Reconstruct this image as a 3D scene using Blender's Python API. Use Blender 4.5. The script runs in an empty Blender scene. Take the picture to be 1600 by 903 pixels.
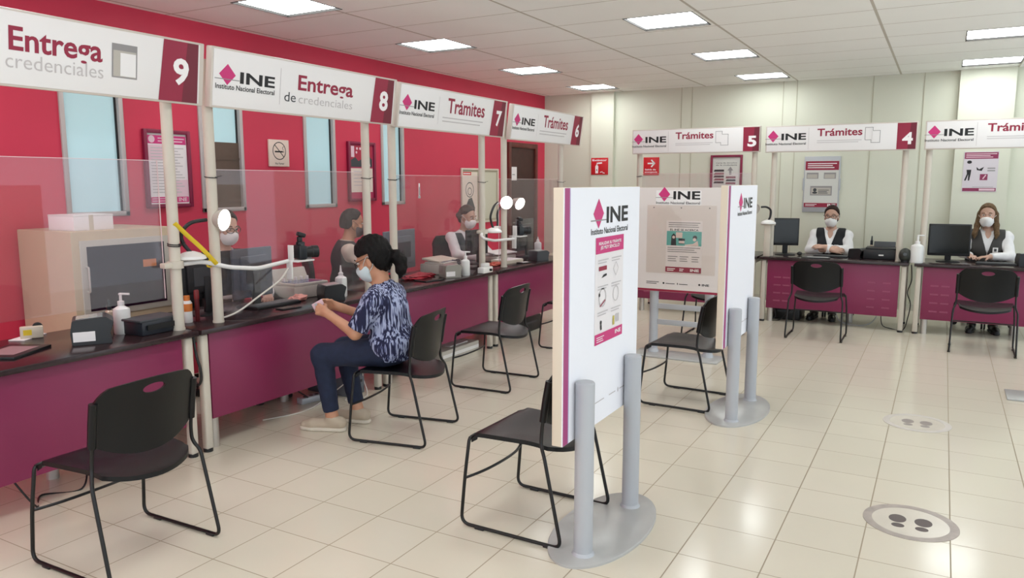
import bpy, bmesh, math, random
import numpy as np
from mathutils import Vector, Matrix, noise as mnoise
random.seed(7)
PI = math.pi
SC = bpy.context.scene
COL = SC.collection

# ------------------------------------------------------------------ camera, world, exposure
cam_data = bpy.data.cameras.new('camera')
cam = bpy.data.objects.new('camera', cam_data)
COL.objects.link(cam)
cam_data.sensor_width = 36.0
cam_data.sensor_fit = 'HORIZONTAL'
cam_data.lens = 1197.0 / 1600.0 * 36.0
cam_data.clip_start = 0.05
RIGHT = Vector((0.87276759, 0.48813547, -0.000698))
DOWN = Vector((0.06695485, -0.12095073, -0.9904046))
FWD = Vector((-0.48353608, 0.86434639, -0.13819615))
mw = Matrix.Identity(4)
for i in range(3):
    mw[i][0] = RIGHT[i]; mw[i][1] = -DOWN[i]; mw[i][2] = -FWD[i]
mw[0][3], mw[1][3], mw[2][3] = 0.0, 0.0, 1.6
cam.matrix_world = mw
SC.camera = cam

SC.view_settings.view_transform = 'Standard'
SC.view_settings.look = 'None'
SC.view_settings.gamma = 1.0
SC.view_settings.use_curve_mapping = False
SC.view_settings.exposure = 0.12
LAMP_STRENGTH = 11.9
DESK_LAMP_STRENGTH = 14.0
WORLD_STRENGTH = 1.55

world = bpy.data.worlds.new('daylight')
SC.world = world
world.use_nodes = True
bgn = world.node_tree.nodes['Background']
bgn.inputs[0].default_value = (0.82, 0.91, 1.0, 1)
bgn.inputs[1].default_value = WORLD_STRENGTH

# ------------------------------------------------------------------ materials
def lin(c):
    return tuple(((v / 255.0) / 12.92 if v / 255.0 <= 0.04045 else ((v / 255.0 + 0.055) / 1.055) ** 2.4) for v in c)

MATS = {}
def mat(name, rgb, rough=0.5, metal=0.0, spec=0.5, var=0.0, vscale=8.0, bump=0.0, bscale=60.0, emit=0.0, coat=0.0):
    if name in MATS: return MATS[name]
    m = bpy.data.materials.new(name); m.use_nodes = True
    nt = m.node_tree; b = nt.nodes['Principled BSDF']
    c = lin(rgb)
    b.inputs['Base Color'].default_value = (*c, 1)
    b.inputs['Roughness'].default_value = rough
    b.inputs['Metallic'].default_value = metal
    b.inputs['Specular IOR Level'].default_value = spec
    if coat: b.inputs['Coat Weight'].default_value = coat
    if emit:
        b.inputs['Emission Color'].default_value = (*c, 1)
        b.inputs['Emission Strength'].default_value = emit
    tc = None
    if var or bump:
        tc = nt.nodes.new('ShaderNodeTexCoord')
    if var:
        n = nt.nodes.new('ShaderNodeTexNoise'); n.inputs['Scale'].default_value = vscale
        n.inputs['Detail'].default_value = 4
        nt.links.new(tc.outputs['Object'], n.inputs['Vector'])
        r = nt.nodes.new('ShaderNodeMapRange')
        r.inputs['From Min'].default_value = 0.3; r.inputs['From Max'].default_value = 0.7
        r.inputs['To Min'].default_value = 1 - var; r.inputs['To Max'].default_value = 1 + var
        nt.links.new(n.outputs['Fac'], r.inputs['Value'])
        mx = nt.nodes.new('ShaderNodeVectorMath'); mx.operation = 'SCALE'
        mx.inputs[0].default_value = c
        nt.links.new(r.outputs['Result'], mx.inputs['Scale'])
        nt.links.new(mx.outputs['Vector'], b.inputs['Base Color'])
    if bump:
        n2 = nt.nodes.new('ShaderNodeTexNoise'); n2.inputs['Scale'].default_value = bscale
        nt.links.new(tc.outputs['Object'], n2.inputs['Vector'])
        bp = nt.nodes.new('ShaderNodeBump'); bp.inputs['Strength'].default_value = bump
        bp.inputs['Distance'].default_value = 0.01
        nt.links.new(n2.outputs['Fac'], bp.inputs['Height'])
        nt.links.new(bp.outputs['Normal'], b.inputs['Normal'])
    MATS[name] = m
    return m

def math_node(nt, op, a, b=None, c=None):
    n = nt.nodes.new('ShaderNodeMath'); n.operation = op
    for i, v in enumerate((a, b, c)):
        if v is None: continue
        if isinstance(v, (int, float)): n.inputs[i].default_value = v
        else: nt.links.new(v, n.inputs[i])
    return n.outputs[0]

def grid_mat(name, base, line, px, py, ox, oy, hx, hy, rough, var=0.03, line_h=0.0, wav=0.0):
    """tile grid drawn from object coordinates: period px/py, origin ox/oy, half line widths hx/hy"""
    m = bpy.data.materials.new(name); m.use_nodes = True
    nt = m.node_tree; b = nt.nodes['Principled BSDF']
    tc = nt.nodes.new('ShaderNodeTexCoord')
    sp = nt.nodes.new('ShaderNodeSeparateXYZ'); nt.links.new(tc.outputs['Object'], sp.inputs[0])
    def edge(o, p, off, h):
        t = math_node(nt, 'DIVIDE', math_node(nt, 'SUBTRACT', o, off), p)
        fr = math_node(nt, 'SUBTRACT', t, math_node(nt, 'FLOOR', t))
        d = math_node(nt, 'MINIMUM', fr, math_node(nt, 'SUBTRACT', 1.0, fr))
        return math_node(nt, 'LESS_THAN', d, h / p), math_node(nt, 'FLOOR', t)
    ex, ix = edge(sp.outputs[0], px, ox, hx)
    ey, iy = edge(sp.outputs[1], py, oy, hy)
    e = math_node(nt, 'MAXIMUM', ex, ey)
    cb = nt.nodes.new('ShaderNodeCombineXYZ'); nt.links.new(ix, cb.inputs[0]); nt.links.new(iy, cb.inputs[1])
    wn = nt.nodes.new('ShaderNodeTexWhiteNoise'); nt.links.new(cb.outputs[0], wn.inputs['Vector'])
    nz = nt.nodes.new('ShaderNodeTexNoise'); nz.inputs['Scale'].default_value = 3.0; nz.inputs['Detail'].default_value = 5
    nt.links.new(tc.outputs['Object'], nz.inputs['Vector'])
    s = math_node(nt, 'ADD', math_node(nt, 'MULTIPLY', wn.outputs['Value'], var),
                  math_node(nt, 'MULTIPLY', nz.outputs['Fac'], var * 1.5))
    s = math_node(nt, 'ADD', s, 1.0 - var * 1.25)
    sc = nt.nodes.new('ShaderNodeVectorMath'); sc.operation = 'SCALE'; sc.inputs[0].default_value = lin(base)
    nt.links.new(s, sc.inputs['Scale'])
    mx = nt.nodes.new('ShaderNodeMix'); mx.data_type = 'RGBA'
    nt.links.new(e, mx.inputs['Factor']); nt.links.new(sc.outputs['Vector'], mx.inputs['A'])
    mx.inputs['B'].default_value = (*lin(line), 1)
    nt.links.new(mx.outputs['Result'], b.inputs['Base Color'])
    rg = nt.nodes.new('ShaderNodeMix'); rg.data_type = 'FLOAT'
    nt.links.new(e, rg.inputs['Factor']); rg.inputs['A'].default_value = rough; rg.inputs['B'].default_value = 0.8
    nt.links.new(rg.outputs['Result'], b.inputs['Roughness'])
    h = math_node(nt, 'MULTIPLY', e, -1.0)
    if wav:
        n3 = nt.nodes.new('ShaderNodeTexNoise'); n3.inputs['Scale'].default_value = 2.2; n3.inputs['Detail'].default_value = 1
        nt.links.new(tc.outputs['Object'], n3.inputs['Vector'])
        h = math_node(nt, 'ADD', h, math_node(nt, 'MULTIPLY', n3.outputs['Fac'], wav))
    bp = nt.nodes.new('ShaderNodeBump'); bp.inputs['Strength'].default_value = 0.5; bp.inputs['Distance'].default_value = line_h
    nt.links.new(h, bp.inputs['Height']); nt.links.new(bp.outputs['Normal'], b.inputs['Normal'])
    return m

def glass_mat(name, tint, haze, refl=1.0):
    """clear acrylic sheet: see-through with fresnel reflection and a milky haze put in as white diffuse"""
    m = bpy.data.materials.new(name); m.use_nodes = True
    nt = m.node_tree; nt.nodes.remove(nt.nodes['Principled BSDF'])
    out = nt.nodes['Material Output']
    tr = nt.nodes.new('ShaderNodeBsdfTransparent'); tr.inputs[0].default_value = (*lin(tint), 1)
    gl = nt.nodes.new('ShaderNodeBsdfGlossy'); gl.inputs['Roughness'].default_value = 0.02
    df = nt.nodes.new('ShaderNodeBsdfDiffuse'); df.inputs[0].default_value = (0.8, 0.78, 0.78, 1)
    lw = nt.nodes.new('ShaderNodeLayerWeight')
    f2 = math_node(nt, 'MULTIPLY', math_node(nt, 'ADD', 0.035, math_node(nt, 'MULTIPLY', math_node(nt, 'POWER', lw.outputs['Facing'], 5.0), 0.9)), refl)
    m1 = nt.nodes.new('ShaderNodeMixShader'); m1.inputs[0].default_value = haze
    nt.links.new(tr.outputs[0], m1.inputs[1]); nt.links.new(df.outputs[0], m1.inputs[2])
    m2 = nt.nodes.new('ShaderNodeMixShader'); nt.links.new(f2, m2.inputs[0])
    nt.links.new(m1.outputs[0], m2.inputs[1]); nt.links.new(gl.outputs[0], m2.inputs[2])
    nt.links.new(m2.outputs[0], out.inputs[0])
    return m

def streak_mat(name, dark, light, mid):
    """brushed vertical streak print"""
    m = bpy.data.materials.new(name); m.use_nodes = True
    nt = m.node_tree; b = nt.nodes['Principled BSDF']; b.inputs['Roughness'].default_value = 0.85
    tc = nt.nodes.new('ShaderNodeTexCoord')
    mp = nt.nodes.new('ShaderNodeMapping'); mp.inputs['Scale'].default_value = (88, 88, 5.5)
    nt.links.new(tc.outputs['Object'], mp.inputs['Vector'])
    n = nt.nodes.new('ShaderNodeTexNoise'); n.inputs['Scale'].default_value = 1.0; n.inputs['Detail'].default_value = 2.5
    nt.links.new(mp.outputs[0], n.inputs['Vector'])
    mp2 = nt.nodes.new('ShaderNodeMapping'); mp2.inputs['Scale'].default_value = (14, 14, 4)
    nt.links.new(tc.outputs['Object'], mp2.inputs['Vector'])
    n2 = nt.nodes.new('ShaderNodeTexNoise'); n2.inputs['Scale'].default_value = 1.0
    nt.links.new(mp2.outputs[0], n2.inputs['Vector'])
    s = math_node(nt, 'ADD', n.outputs['Fac'], math_node(nt, 'MULTIPLY', math_node(nt, 'SUBTRACT', n2.outputs['Fac'], 0.5), 0.42))
    r = nt.nodes.new('ShaderNodeValToRGB')
    r.color_ramp.elements[0].position = 0.46; r.color_ramp.elements[0].color = (*lin(dark), 1)
    r.color_ramp.elements[1].position = 0.56; r.color_ramp.elements[1].color = (*lin(light), 1)
    e = r.color_ramp.elements.new(0.51); e.color = (*lin(mid), 1)
    nt.links.new(s, r.inputs[0]); nt.links.new(r.outputs[0], b.inputs['Base Color'])
    return m

RED = mat('crimson_wall_paint', (206, 50, 80), 0.55, var=0.05, vscale=1.3)
CREAM = mat('cream_wall_paint', (218, 219, 202), 0.6, var=0.02, vscale=1.5)
CREAM_D = mat('cream_wall_joint', (188, 184, 162), 0.7)
FLOOR = grid_mat('cream_glazed_floor_tiles', (219, 210, 192), (160, 146, 124), 0.345, 0.34, -0.215, 3.433, 0.0028, 0.0024, 0.16, 0.035, 0.0012, 0.25)
CEIL = grid_mat('ceiling_tiles', (250, 250, 246), (196, 190, 178), 1.2, 0.635, -0.55, 6.03, 0.011, 0.006, 0.9, 0.03, 0.004)
GLOW = mat('ceiling_light_diffuser', (244, 250, 250), 0.5, emit=LAMP_STRENGTH)
DGLOW = mat('lamp_glow', (255, 255, 255), 0.4, emit=DESK_LAMP_STRENGTH)
LFRAME = mat('light_frame_metal', (34, 31, 28), 0.7)  # near-black colour carries the shade of the recessed edges
POLE = mat('beige_painted_pole', (205, 196, 182), 0.45, var=0.03)
APRON = mat('magenta_laminate', (132, 40, 80), 0.38, var=0.05, vscale=2.0)
TOPM = mat('dark_wenge_laminate', (48, 34, 36), 0.22, var=0.2, vscale=30)
ALU = mat('brushed_aluminium', (196, 190, 182), 0.38, 0.55)
BLACKP = mat('black_plastic', (24, 24, 26), 0.42, bump=0.05, bscale=300)
SEATP = mat('black_seat_plastic', (7, 8, 11), 0.32, spec=0.35, bump=0.08, bscale=500)
STEEL = mat('black_steel_tube', (14, 12, 11), 0.35, 0.1, var=0.3, vscale=40)
DGREY = mat('dark_grey_plastic', (62, 64, 68), 0.5)
MGREY = mat('slate_grey_plastic', (104, 108, 116), 0.5)
LGREY = mat('light_grey_plastic', (188, 182, 172), 0.5)
WHITEP = mat('white_plastic', (232, 230, 228), 0.4)
BEIGEP = mat('beige_plastic', (206, 194, 176), 0.5)
SIGNW = mat('white_sign_face', (240, 237, 236), 0.4)
SIGNE = mat('sign_edge_profile', (214, 204, 194), 0.45)
MAG = mat('magenta_print', (176, 32, 92), 0.5)
MAGL = mat('bright_magenta_print', (206, 46, 120), 0.5)
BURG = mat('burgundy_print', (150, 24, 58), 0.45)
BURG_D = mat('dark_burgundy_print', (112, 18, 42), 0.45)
INK = mat('black_ink', (18, 16, 18), 0.5)
GINK = mat('grey_ink', (150, 146, 146), 0.6)
LINK = mat('pale_grey_ink', (198, 192, 192), 0.6)
WINK = mat('white_ink', (248, 244, 244), 0.5)
PAPER = mat('white_paper', (236, 230, 230), 0.7)
PINKP = mat('pink_tinted_paper', (228, 196, 206), 0.7)
SIGNRED = mat('safety_red_print', (206, 32, 40), 0.4)
GREYPAINT = mat('grey_powder_coat', (184, 186, 191), 0.42, 0.1)
GREYBASE = mat('grey_base_plate_paint', (184, 183, 181), 0.3, 0.1, var=0.03)
PANELW = mat('white_panel_board', (246, 246, 252), 0.5)
PANELE = mat('cream_panel_edge', (222, 208, 188), 0.6)
WINB = mat('frosted_blue_window_glass', (180, 214, 220), 0.12, spec=0.6, emit=0.22)  # faint glow put into the pane, as if lit from behind
WINF = mat('window_frame_aluminium', (190, 182, 180), 0.4, 0.3)
WOOD = mat('dark_red_wood', (92, 34, 26), 0.4, var=0.25, vscale=12)
WOODD = mat('door_leaf_wood', (58, 26, 22), 0.45, var=0.2, vscale=10)
BOOKB = mat('brown_board', (92, 74, 62), 0.6, var=0.1)
CABM = mat('beige_cabinet_enamel', (196, 176, 148), 0.45, var=0.03)
SMOKED = mat('smoked_glass', (44, 26, 40), 0.1)
ACRYL = glass_mat('clear_acrylic_sheet', (250, 247, 248), 0.028, 1.0)
ACRYL2 = glass_mat('clear_acrylic_pocket', (252, 250, 248), 0.015, 0.6)
ACEDGE = mat('acrylic_edge', (226, 206, 208), 0.2)
BOTTLE = mat('milky_white_plastic', (226, 226, 224), 0.35)
YELLOW = mat('yellow_tape', (222, 190, 40), 0.5)
ORANGE = mat('orange_label', (214, 122, 52), 0.5)
PINKC = mat('salmon_pink_paper', (226, 150, 138), 0.7)
REDC = mat('red_cloth', (160, 26, 44), 0.8)
TEAL = mat('teal_print', (96, 176, 168), 0.6)
BLUEG = mat('blue_scanner_glass', (62, 72, 120), 0.12)
LENS = mat('camera_lens_glass', (12, 14, 24), 0.05, coat=1.0)
CAMB = mat('camera_body_rubber', (20, 26, 32), 0.4)
DECAL = mat('floor_decal_film', (216, 207, 193), 0.22, var=0.03)
DECALR = mat('worn_grey_decal_ring', (170, 158, 150), 0.4, var=0.14, vscale=14)
SOLE_INK = mat('footprint_grey_ink', (92, 80, 78), 0.5)
SCREEN = mat('dark_monitor_screen', (20, 24, 24), 0.18)
CABLEW = mat('white_cable', (214, 208, 200), 0.5)

# ------------------------------------------------------------------ mesh builders
class G:
    def __init__(self): self.bm = bmesh.new()
    def box(self, c, s, bevel=0.0, rot=None, seg=2):
        m = Matrix.Translation(c)
        if rot is not None: m = m @ rot.to_4x4()
        m = m @ Matrix.Diagonal((s[0], s[1], s[2], 1))
        r = bmesh.ops.create_cube(self.bm, size=1.0, matrix=m)
        if bevel:
            es = list({e for v in r['verts'] for e in v.link_edges})
            bmesh.ops.bevel(self.bm, geom=es, offset=bevel, segments=seg, affect='EDGES', profile=0.5)
        return self
    def ring_loft(self, rings, closed=False, cap=True):
        vs = [[self.bm.verts.new(p) for p in r] for r in rings]
        n = len(rings[0]); k = len(rings)
        for i in range(k if closed else k - 1):
            a, b = vs[i], vs[(i + 1) % k]
            for j in range(n):
                self.bm.faces.new((a[j], a[(j + 1) % n], b[(j + 1) % n], b[j]))
        if cap and not closed:
            self.bm.faces.new(list(reversed(vs[0]))); self.bm.faces.new(vs[-1])
        return self
    def tube(self, pts, r, seg=10, closed=False, r_end=None, flat=1.0):
        P = [Vector(p) for p in pts]; n = len(P)
        if n < 2: return self
        T = []
        for i in range(n):
            if closed: t = P[(i + 1) % n] - P[i - 1]
            else: t = P[min(i + 1, n - 1)] - P[max(i - 1, 0)]
            T.append(t.normalized())
        u = T[0].orthogonal().normalized()
        rings = []
        for i in range(n):
            if i: 
                u = u - T[i] * u.dot(T[i])
                u = u.normalized() if u.length > 1e-6 else T[i].orthogonal().normalized()
            v = T[i].cross(u)
            rr = r if r_end is None else r + (r_end - r) * i / (n - 1)
            rings.append([P[i] + (u * math.cos(a) + v * math.sin(a) * flat) * rr for a in [2 * PI * k / seg for k in range(seg)]])
        return self.ring_loft(rings, closed)
    def lathe(self, prof, c=(0, 0, 0), seg=24, M=None):
        rings = []
        for r, z in prof:
            rings.append([Vector((max(r, 1e-4) * math.cos(2 * PI * k / seg), max(r, 1e-4) * math.sin(2 * PI * k / seg), z)) for k in range(seg)])
        M = M if M is not None else Matrix.Identity(3)
        rings = [[Vector(c) + M @ p for p in rg] for rg in rings]
        return self.ring_loft(rings)
    def cyl(self, c, r, h, seg=24, M=None, bevel=0.0):
        b = bevel
        prof = [(r, 0), (r, h)] if not b else [(r - b, 0), (r, b), (r, h - b), (r - b, h)]
        return self.lathe(prof, c, seg, M)
    def prism(self, poly, y0, y1, M=None, c=(0, 0, 0)):
        """polygon in local x,z extruded along y"""
        M = M if M is not None else Matrix.Identity(3)
        a = [self.bm.verts.new(Vector(c) + M @ Vector((p[0], y0, p[1]))) for p in poly]
        b = [self.bm.verts.new(Vector(c) + M @ Vector((p[0], y1, p[1]))) for p in poly]
        n = len(poly)
        self.bm.faces.new(a); self.bm.faces.new(list(reversed(b)))
        for i in range(n):
            self.bm.faces.new((a[i], b[i], b[(i + 1) % n], a[(i + 1) % n]))
        return self
    def ball(self, c, r, M=None, seg=16):
        m = Matrix.Translation(c)
        if M is not None: m = m @ M.to_4x4()
        rr = r if hasattr(r, '__len__') else (r, r, r)
        m = m @ Matrix.Diagonal((*rr, 1))
        bmesh.ops.create_uvsphere(self.bm, u_segments=seg, v_segments=max(6, seg * 2 // 3), radius=1.0, matrix=m)
        return self
    def mesh(self, name):
        bmesh.ops.recalc_face_normals(self.bm, faces=self.bm.faces)
        me = bpy.data.meshes.new(name); self.bm.to_mesh(me); self.bm.free()
        for p in me.polygons: p.use_smooth = True
        me.set_sharp_from_angle(angle=math.radians(38))
        return me

def link(name, me, m, parent=None, loc=None, rot=None):
    if m is not None:
        me.materials.clear(); me.materials.append(m)
    o = bpy.data.objects.new(name, me); COL.objects.link(o)
    if parent is not None: o.parent = parent
    if loc is not None: o.location = loc
    if rot is not None: o.rotation_euler = rot
    return o
def obj(name, g, m, parent=None, loc=None, rot=None):
    return link(name, g.mesh(name), m, parent, loc, rot)
def tag(o, label, cat, group=None):
    o['label'] = label; o['category'] = cat
    if group: o['group'] = group
    return o
def thing(name, label, cat, loc=(0, 0, 0), rotz=0.0, group=None):
    o = bpy.data.objects.new(name, None); COL.objects.link(o)
    o.empty_display_size = 0.1
    o.location = loc; o.rotation_euler = (0, 0, rotz)
    return tag(o, label, cat, group)
def struct(name, g, m, parent=None):
    o = obj(name, g, m, parent)
    if parent is None: o['kind'] = 'structure'
    return o
def copy_tree(o, parent=None):
    c = o.copy(); COL.objects.link(c); c.parent = parent
    for ch in list(o.children): copy_tree(ch, c)
    return c
def dup(root, loc, rotz, label, group=None):
    r = copy_tree(root); r.location = loc; r.rotation_euler = (0, 0, rotz)
    r['label'] = label
    if group: r['group'] = group
    return r

def fillet(pts, rad, n=6):
    P = [Vector(p) for p in pts]; out = [P[0]]
    for i in range(1, len(P) - 1):
        a, b, c = P[i - 1], P[i], P[i + 1]
        r = rad[i] if hasattr(rad, '__len__') else rad
        d1 = (a - b); d2 = (c - b)
        r = min(r, d1.length * 0.45, d2.length * 0.45)
        p, q = b + d1.normalized() * r, b + d2.normalized() * r
        for k in range(n + 1):
            t = k / n
            out.append(p * (1 - t) ** 2 + b * 2 * t * (1 - t) + q * t * t)
    out.append(P[-1]); return out
def spline(pts, n=8):
    P = [Vector(p) for p in pts]; out = []
    for i in range(len(P) - 1):
        p0, p1, p2, p3 = P[max(i - 1, 0)], P[i], P[i + 1], P[min(i + 2, len(P) - 1)]
        for k in range(n):
            t = k / n
            out.append(0.5 * ((2 * p1) + (p2 - p0) * t + (2 * p0 - 5 * p1 + 4 * p2 - p3) * t * t + (3 * p1 - p0 - 3 * p2 + p3) * t ** 3))
    out.append(P[-1]); return out

# ------------------------------------------------------------------ lettering
FONT = None
TCACHE = {}
def text_geo(s, weight):
    key = (s, weight)
    if key in TCACHE: return TCACHE[key]
    cu = bpy.data.curves.new('lettering', 'FONT'); cu.body = s; cu.size = 1.0
    cu.offset = weight; cu.resolution_u = 3; cu.fill_mode = 'FRONT'
    o = bpy.data.objects.new('lettering', cu); COL.objects.link(o)
    dg = bpy.context.evaluated_depsgraph_get(); dg.update()
    me = bpy.data.meshes.new_from_object(o.evaluated_get(dg))
    v = np.array([x.co[:] for x in me.vertices]); f = [tuple(p.vertices) for p in me.polygons]
    bpy.data.objects.remove(o); bpy.data.curves.remove(cu); bpy.data.meshes.remove(me)
    TCACHE[key] = (v, f); return v, f
class T:
    """flat print in a local x,z plane facing -y (y = front offset)"""
    def __init__(self): self.v = []; self.f = []; self.g = []
    def text(self, s, x0, x1, z0, z1, weight=0.0, y=0.0):
        v, f = text_geo(s, weight)
        mn, mx = v.min(0), v.max(0)
        k = len(self.v); self.g.append(len(self.f))
        for p in v:
            self.v.append((x0 + (p[0] - mn[0]) / (mx[0] - mn[0]) * (x1 - x0), y, z0 + (p[1] - mn[1]) / max(mx[1] - mn[1], 1e-6) * (z1 - z0)))
        self.f += [tuple(i + k for i in q) for q in f]
        return self
    def poly(self, pts, y=0.0):
        k = len(self.v); self.v += [(p[0], y, p[1]) for p in pts]; self.g.append(len(self.f))
        self.f.append(tuple(range(k, k + len(pts)))); return self
    def rect(self, x0, x1, z0, z1, y=0.0): return self.poly([(x0, z0), (x1, z0), (x1, z1), (x0, z1)], y)
    def line(self, a, b, w, y=0.0):
        a, b = Vector(a), Vector(b); d = (b - a).normalized(); n = Vector((-d.y, d.x)) * w / 2
        return self.poly([a - n, b - n, b + n, a + n], y)
    def disc(self, cx, cz, rx, rz=None, n=28, y=0.0):
        rz = rz or rx
        return self.poly([(cx + rx * math.cos(2 * PI * i / n), cz + rz * math.sin(2 * PI * i / n)) for i in range(n)], y)
    def ring(self, cx, cz, r, w, n=32, y=0.0):
        for i in range(n):
            a, b = 2 * PI * i / n, 2 * PI * (i + 1) / n
            self.poly([(cx + (r - w) * math.cos(a), cz + (r - w) * math.sin(a)), (cx + r * math.cos(a), cz + r * math.sin(a)),
                       (cx + r * math.cos(b), cz + r * math.sin(b)), (cx + (r - w) * math.cos(b), cz + (r - w) * math.sin(b))], y)
        return self
    def lines(self, x0, x1, z0, z1, n, w=0.35, y=0.0, rag=0.25):
        for i in range(n):
            zc = z1 - (i + 0.5) * (z1 - z0) / n; h = (z1 - z0) / n * w / 2
            self.rect(x0, x1 - (x1 - x0) * rag * ((i * 37 % 10) / 10), zc - h, zc + h, y)
        return self
    def obj(self, name, m, parent, y=0.0):
        if name in ('colour_band', 'card_field', 'card_outline', 'drawn_figure', 'tinted_field', 'red_tile', 'dark_tile', 'band_lettering') and len(self.g) > 1:
            o = None; allf = self.f; ends = self.g[1:] + [len(allf)]
            for a, b in zip(self.g, ends):
                q = T(); mp = {}
                for fc in allf[a:b]:
                    for i in fc:
                        if i not in mp: mp[i] = len(q.v); q.v.append(self.v[i])
                    q.f.append(tuple(mp[i] for i in fc))
                o = q.obj(name, m, parent, y) or o
            return o
        me = bpy.data.meshes.new(name)
        me.from_pydata([(a, b + y, c) for a, b, c in self.v], [], self.f); me.update()
        bm = bmesh.new(); bm.from_mesh(me)
        for f in bm.faces:
            if f.normal.y > 0: f.normal_flip()
        bm.to_mesh(me); bm.free()
        return link(name, me, m, parent)
# ------------------------------------------------------------------ room shell
XL, YB, ZC = -5.42, 10.72, 2.9
XR, YF = 3.4, -3.0
struct('floor', G().box(((XL + XR) / 2, (YB + YF) / 2, -0.05), (XR - XL + 0.3, YB - YF + 0.3, 0.1)), None).data.materials.append(FLOOR)
bpy.data.objects['floor'].location = (0, 0, 0)
LX = [-4.36, -2.07, 0.365, 2.75]
LY = [-1.55, 0.36, 2.27, 4.37, 6.31, 8.25, 10.1]
LH = 0.285
def has_light(x, y): return x < 2 or y > 5.5
def has_lamp(i, j): return (LX[i] < 2 or (i, j) in ()) and not (0 < LX[i] < 2 and 2 < LY[j] < 5)
g = G()
xs = [XL - 0.15] + [v for x in LX[:3] for v in (x - LH, x + LH)] + [XR + 0.15]
y0, y1 = YF - 0.15, YB + 0.15
for k in range(0, len(xs), 2):
    g.box(((xs[k] + xs[k + 1]) / 2, (y0 + y1) / 2, ZC + 0.05), (xs[k + 1] - xs[k], y1 - y0, 0.1))
for i in range(3):
    yy = [y0] + [v for j, y in enumerate(LY) if has_lamp(i, j) for v in (y - LH, y + LH)] + [y1]
    for k in range(0, len(yy), 2):
        g.box((LX[i], (yy[k] + yy[k + 1]) / 2, ZC + 0.05), (2 * LH, yy[k + 1] - yy[k], 0.1))
struct('ceiling', g, CEIL)

WINS = [(3.22, 3.70), (4.37, 4.83), (5.57, 6.01), (6.74, 7.15)]
WZ0, WZ1 = 1.35, 2.44
g = G()
ys = [YF] + [v for w in WINS for v in w] + [YB + 0.1]
for i in range(0, len(ys), 2):
    g.box((XL - 0.06, (ys[i] + ys[i + 1]) / 2, ZC / 2), (0.12, ys[i + 1] - ys[i], ZC))
for a, b in WINS:
    g.box((XL - 0.06, (a + b) / 2, WZ0 / 2), (0.12, b - a, WZ0))
    g.box((XL - 0.06, (a + b) / 2, (WZ1 + ZC) / 2), (0.12, b - a, ZC - WZ1))
struct('wall_left', g, RED)
for i, (a, b) in enumerate(WINS):
    w = 0.035
    g = G()
    g.box((XL - 0.02, a + w / 2, (WZ0 + WZ1) / 2), (0.07, w, WZ1 - WZ0), 0.004)
    g.box((XL - 0.02, b - w / 2, (WZ0 + WZ1) / 2), (0.07, w, WZ1 - WZ0), 0.004)
    g.box((XL - 0.02, (a + b) / 2, WZ0 + w / 2), (0.07, b - a, w), 0.004)
    g.box((XL - 0.02, (a + b) / 2, WZ1 - w / 2), (0.07, b - a, w), 0.004)
    f = struct('window_%d' % (i + 1), g, WINF)
    pane = obj('pane', G().box((XL - 0.035, (a + b) / 2, (WZ0 + WZ1) / 2), (0.01, b - a - 2 * w, WZ1 - WZ0 - 2 * w)), WINB, f)
    obj('gasket', G().box((XL - 0.026, b - w - 0.006, (WZ0 + WZ1) / 2), (0.012, 0.012, WZ1 - WZ0 - 2 * w)), BLACKP, f)
    if i == 1:
        obj('cupboard_view_board', G().box((XL - 0.02, (a + b) / 2, 1.66), (0.01, b - a - 2 * w, 0.56)).box((XL - 0.014, (a + b) / 2, 1.8), (0.008, b - a - 2 * w, 0.02)), BOOKB, f)  # brown board stands in for the dark cupboard behind the glass

g = G().box(((XL + XR) / 2, YB + 0.06, ZC / 2), (XR - XL + 0.2, 0.12, ZC))
struct('wall_back', g, CREAM)
def bw(x, z):   # a spot on the back wall
    return x * YB / 11.0, 1.6 + (z - 1.6) * YB / 11.0
g = G().box((-4.44, YB - 0.035, ZC / 2), (0.35, 0.07, ZC)); struct('trim_1', g, CREAM)
g = G().box((0.36, YB - 0.05, ZC / 2), (0.56, 0.10, ZC)); struct('trim_2', g, CREAM)
g = G()
for x in (-3.28, -3.13, -1.92, -1.75, -0.85, -0.29):
    g.box((x, YB - 0.003, ZC / 2), (0.008, 0.006, ZC))
struct('trim_3', g, CREAM_D)
g = G().box(((XL + XR) / 2, YB - 0.008, 0.04), (XR - XL, 0.016, 0.08)); struct('baseboard_back', g, mat('pale_skirting', (206, 204, 190), 0.5))
# door in the red wall
g = G()
DY0, DY1, DZ = 9.52, 10.40, 2.16
g.box((XL + 0.02, DY0 + 0.035, DZ / 2), (0.06, 0.07, DZ), 0.004).box((XL + 0.02, DY1 - 0.035, DZ / 2), (0.06, 0.07, DZ), 0.004).box((XL + 0.02, (DY0 + DY1) / 2, DZ - 0.035), (0.06, DY1 - DY0 - 0.14, 0.07), 0.004)
d = struct('door_1', g, WOOD)
obj('door_leaf', G().box((XL + 0.012, (DY0 + DY1) / 2, (DZ - 0.07) / 2), (0.02, DY1 - DY0 - 0.14, DZ - 0.07)), WOODD, d)
obj('door_handle', G().tube(fillet([(XL + 0.02, 9.68, 1.02), (XL + 0.07, 9.68, 1.02), (XL + 0.07, 9.80, 1.02)], 0.015), 0.009), ALU, d)

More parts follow.
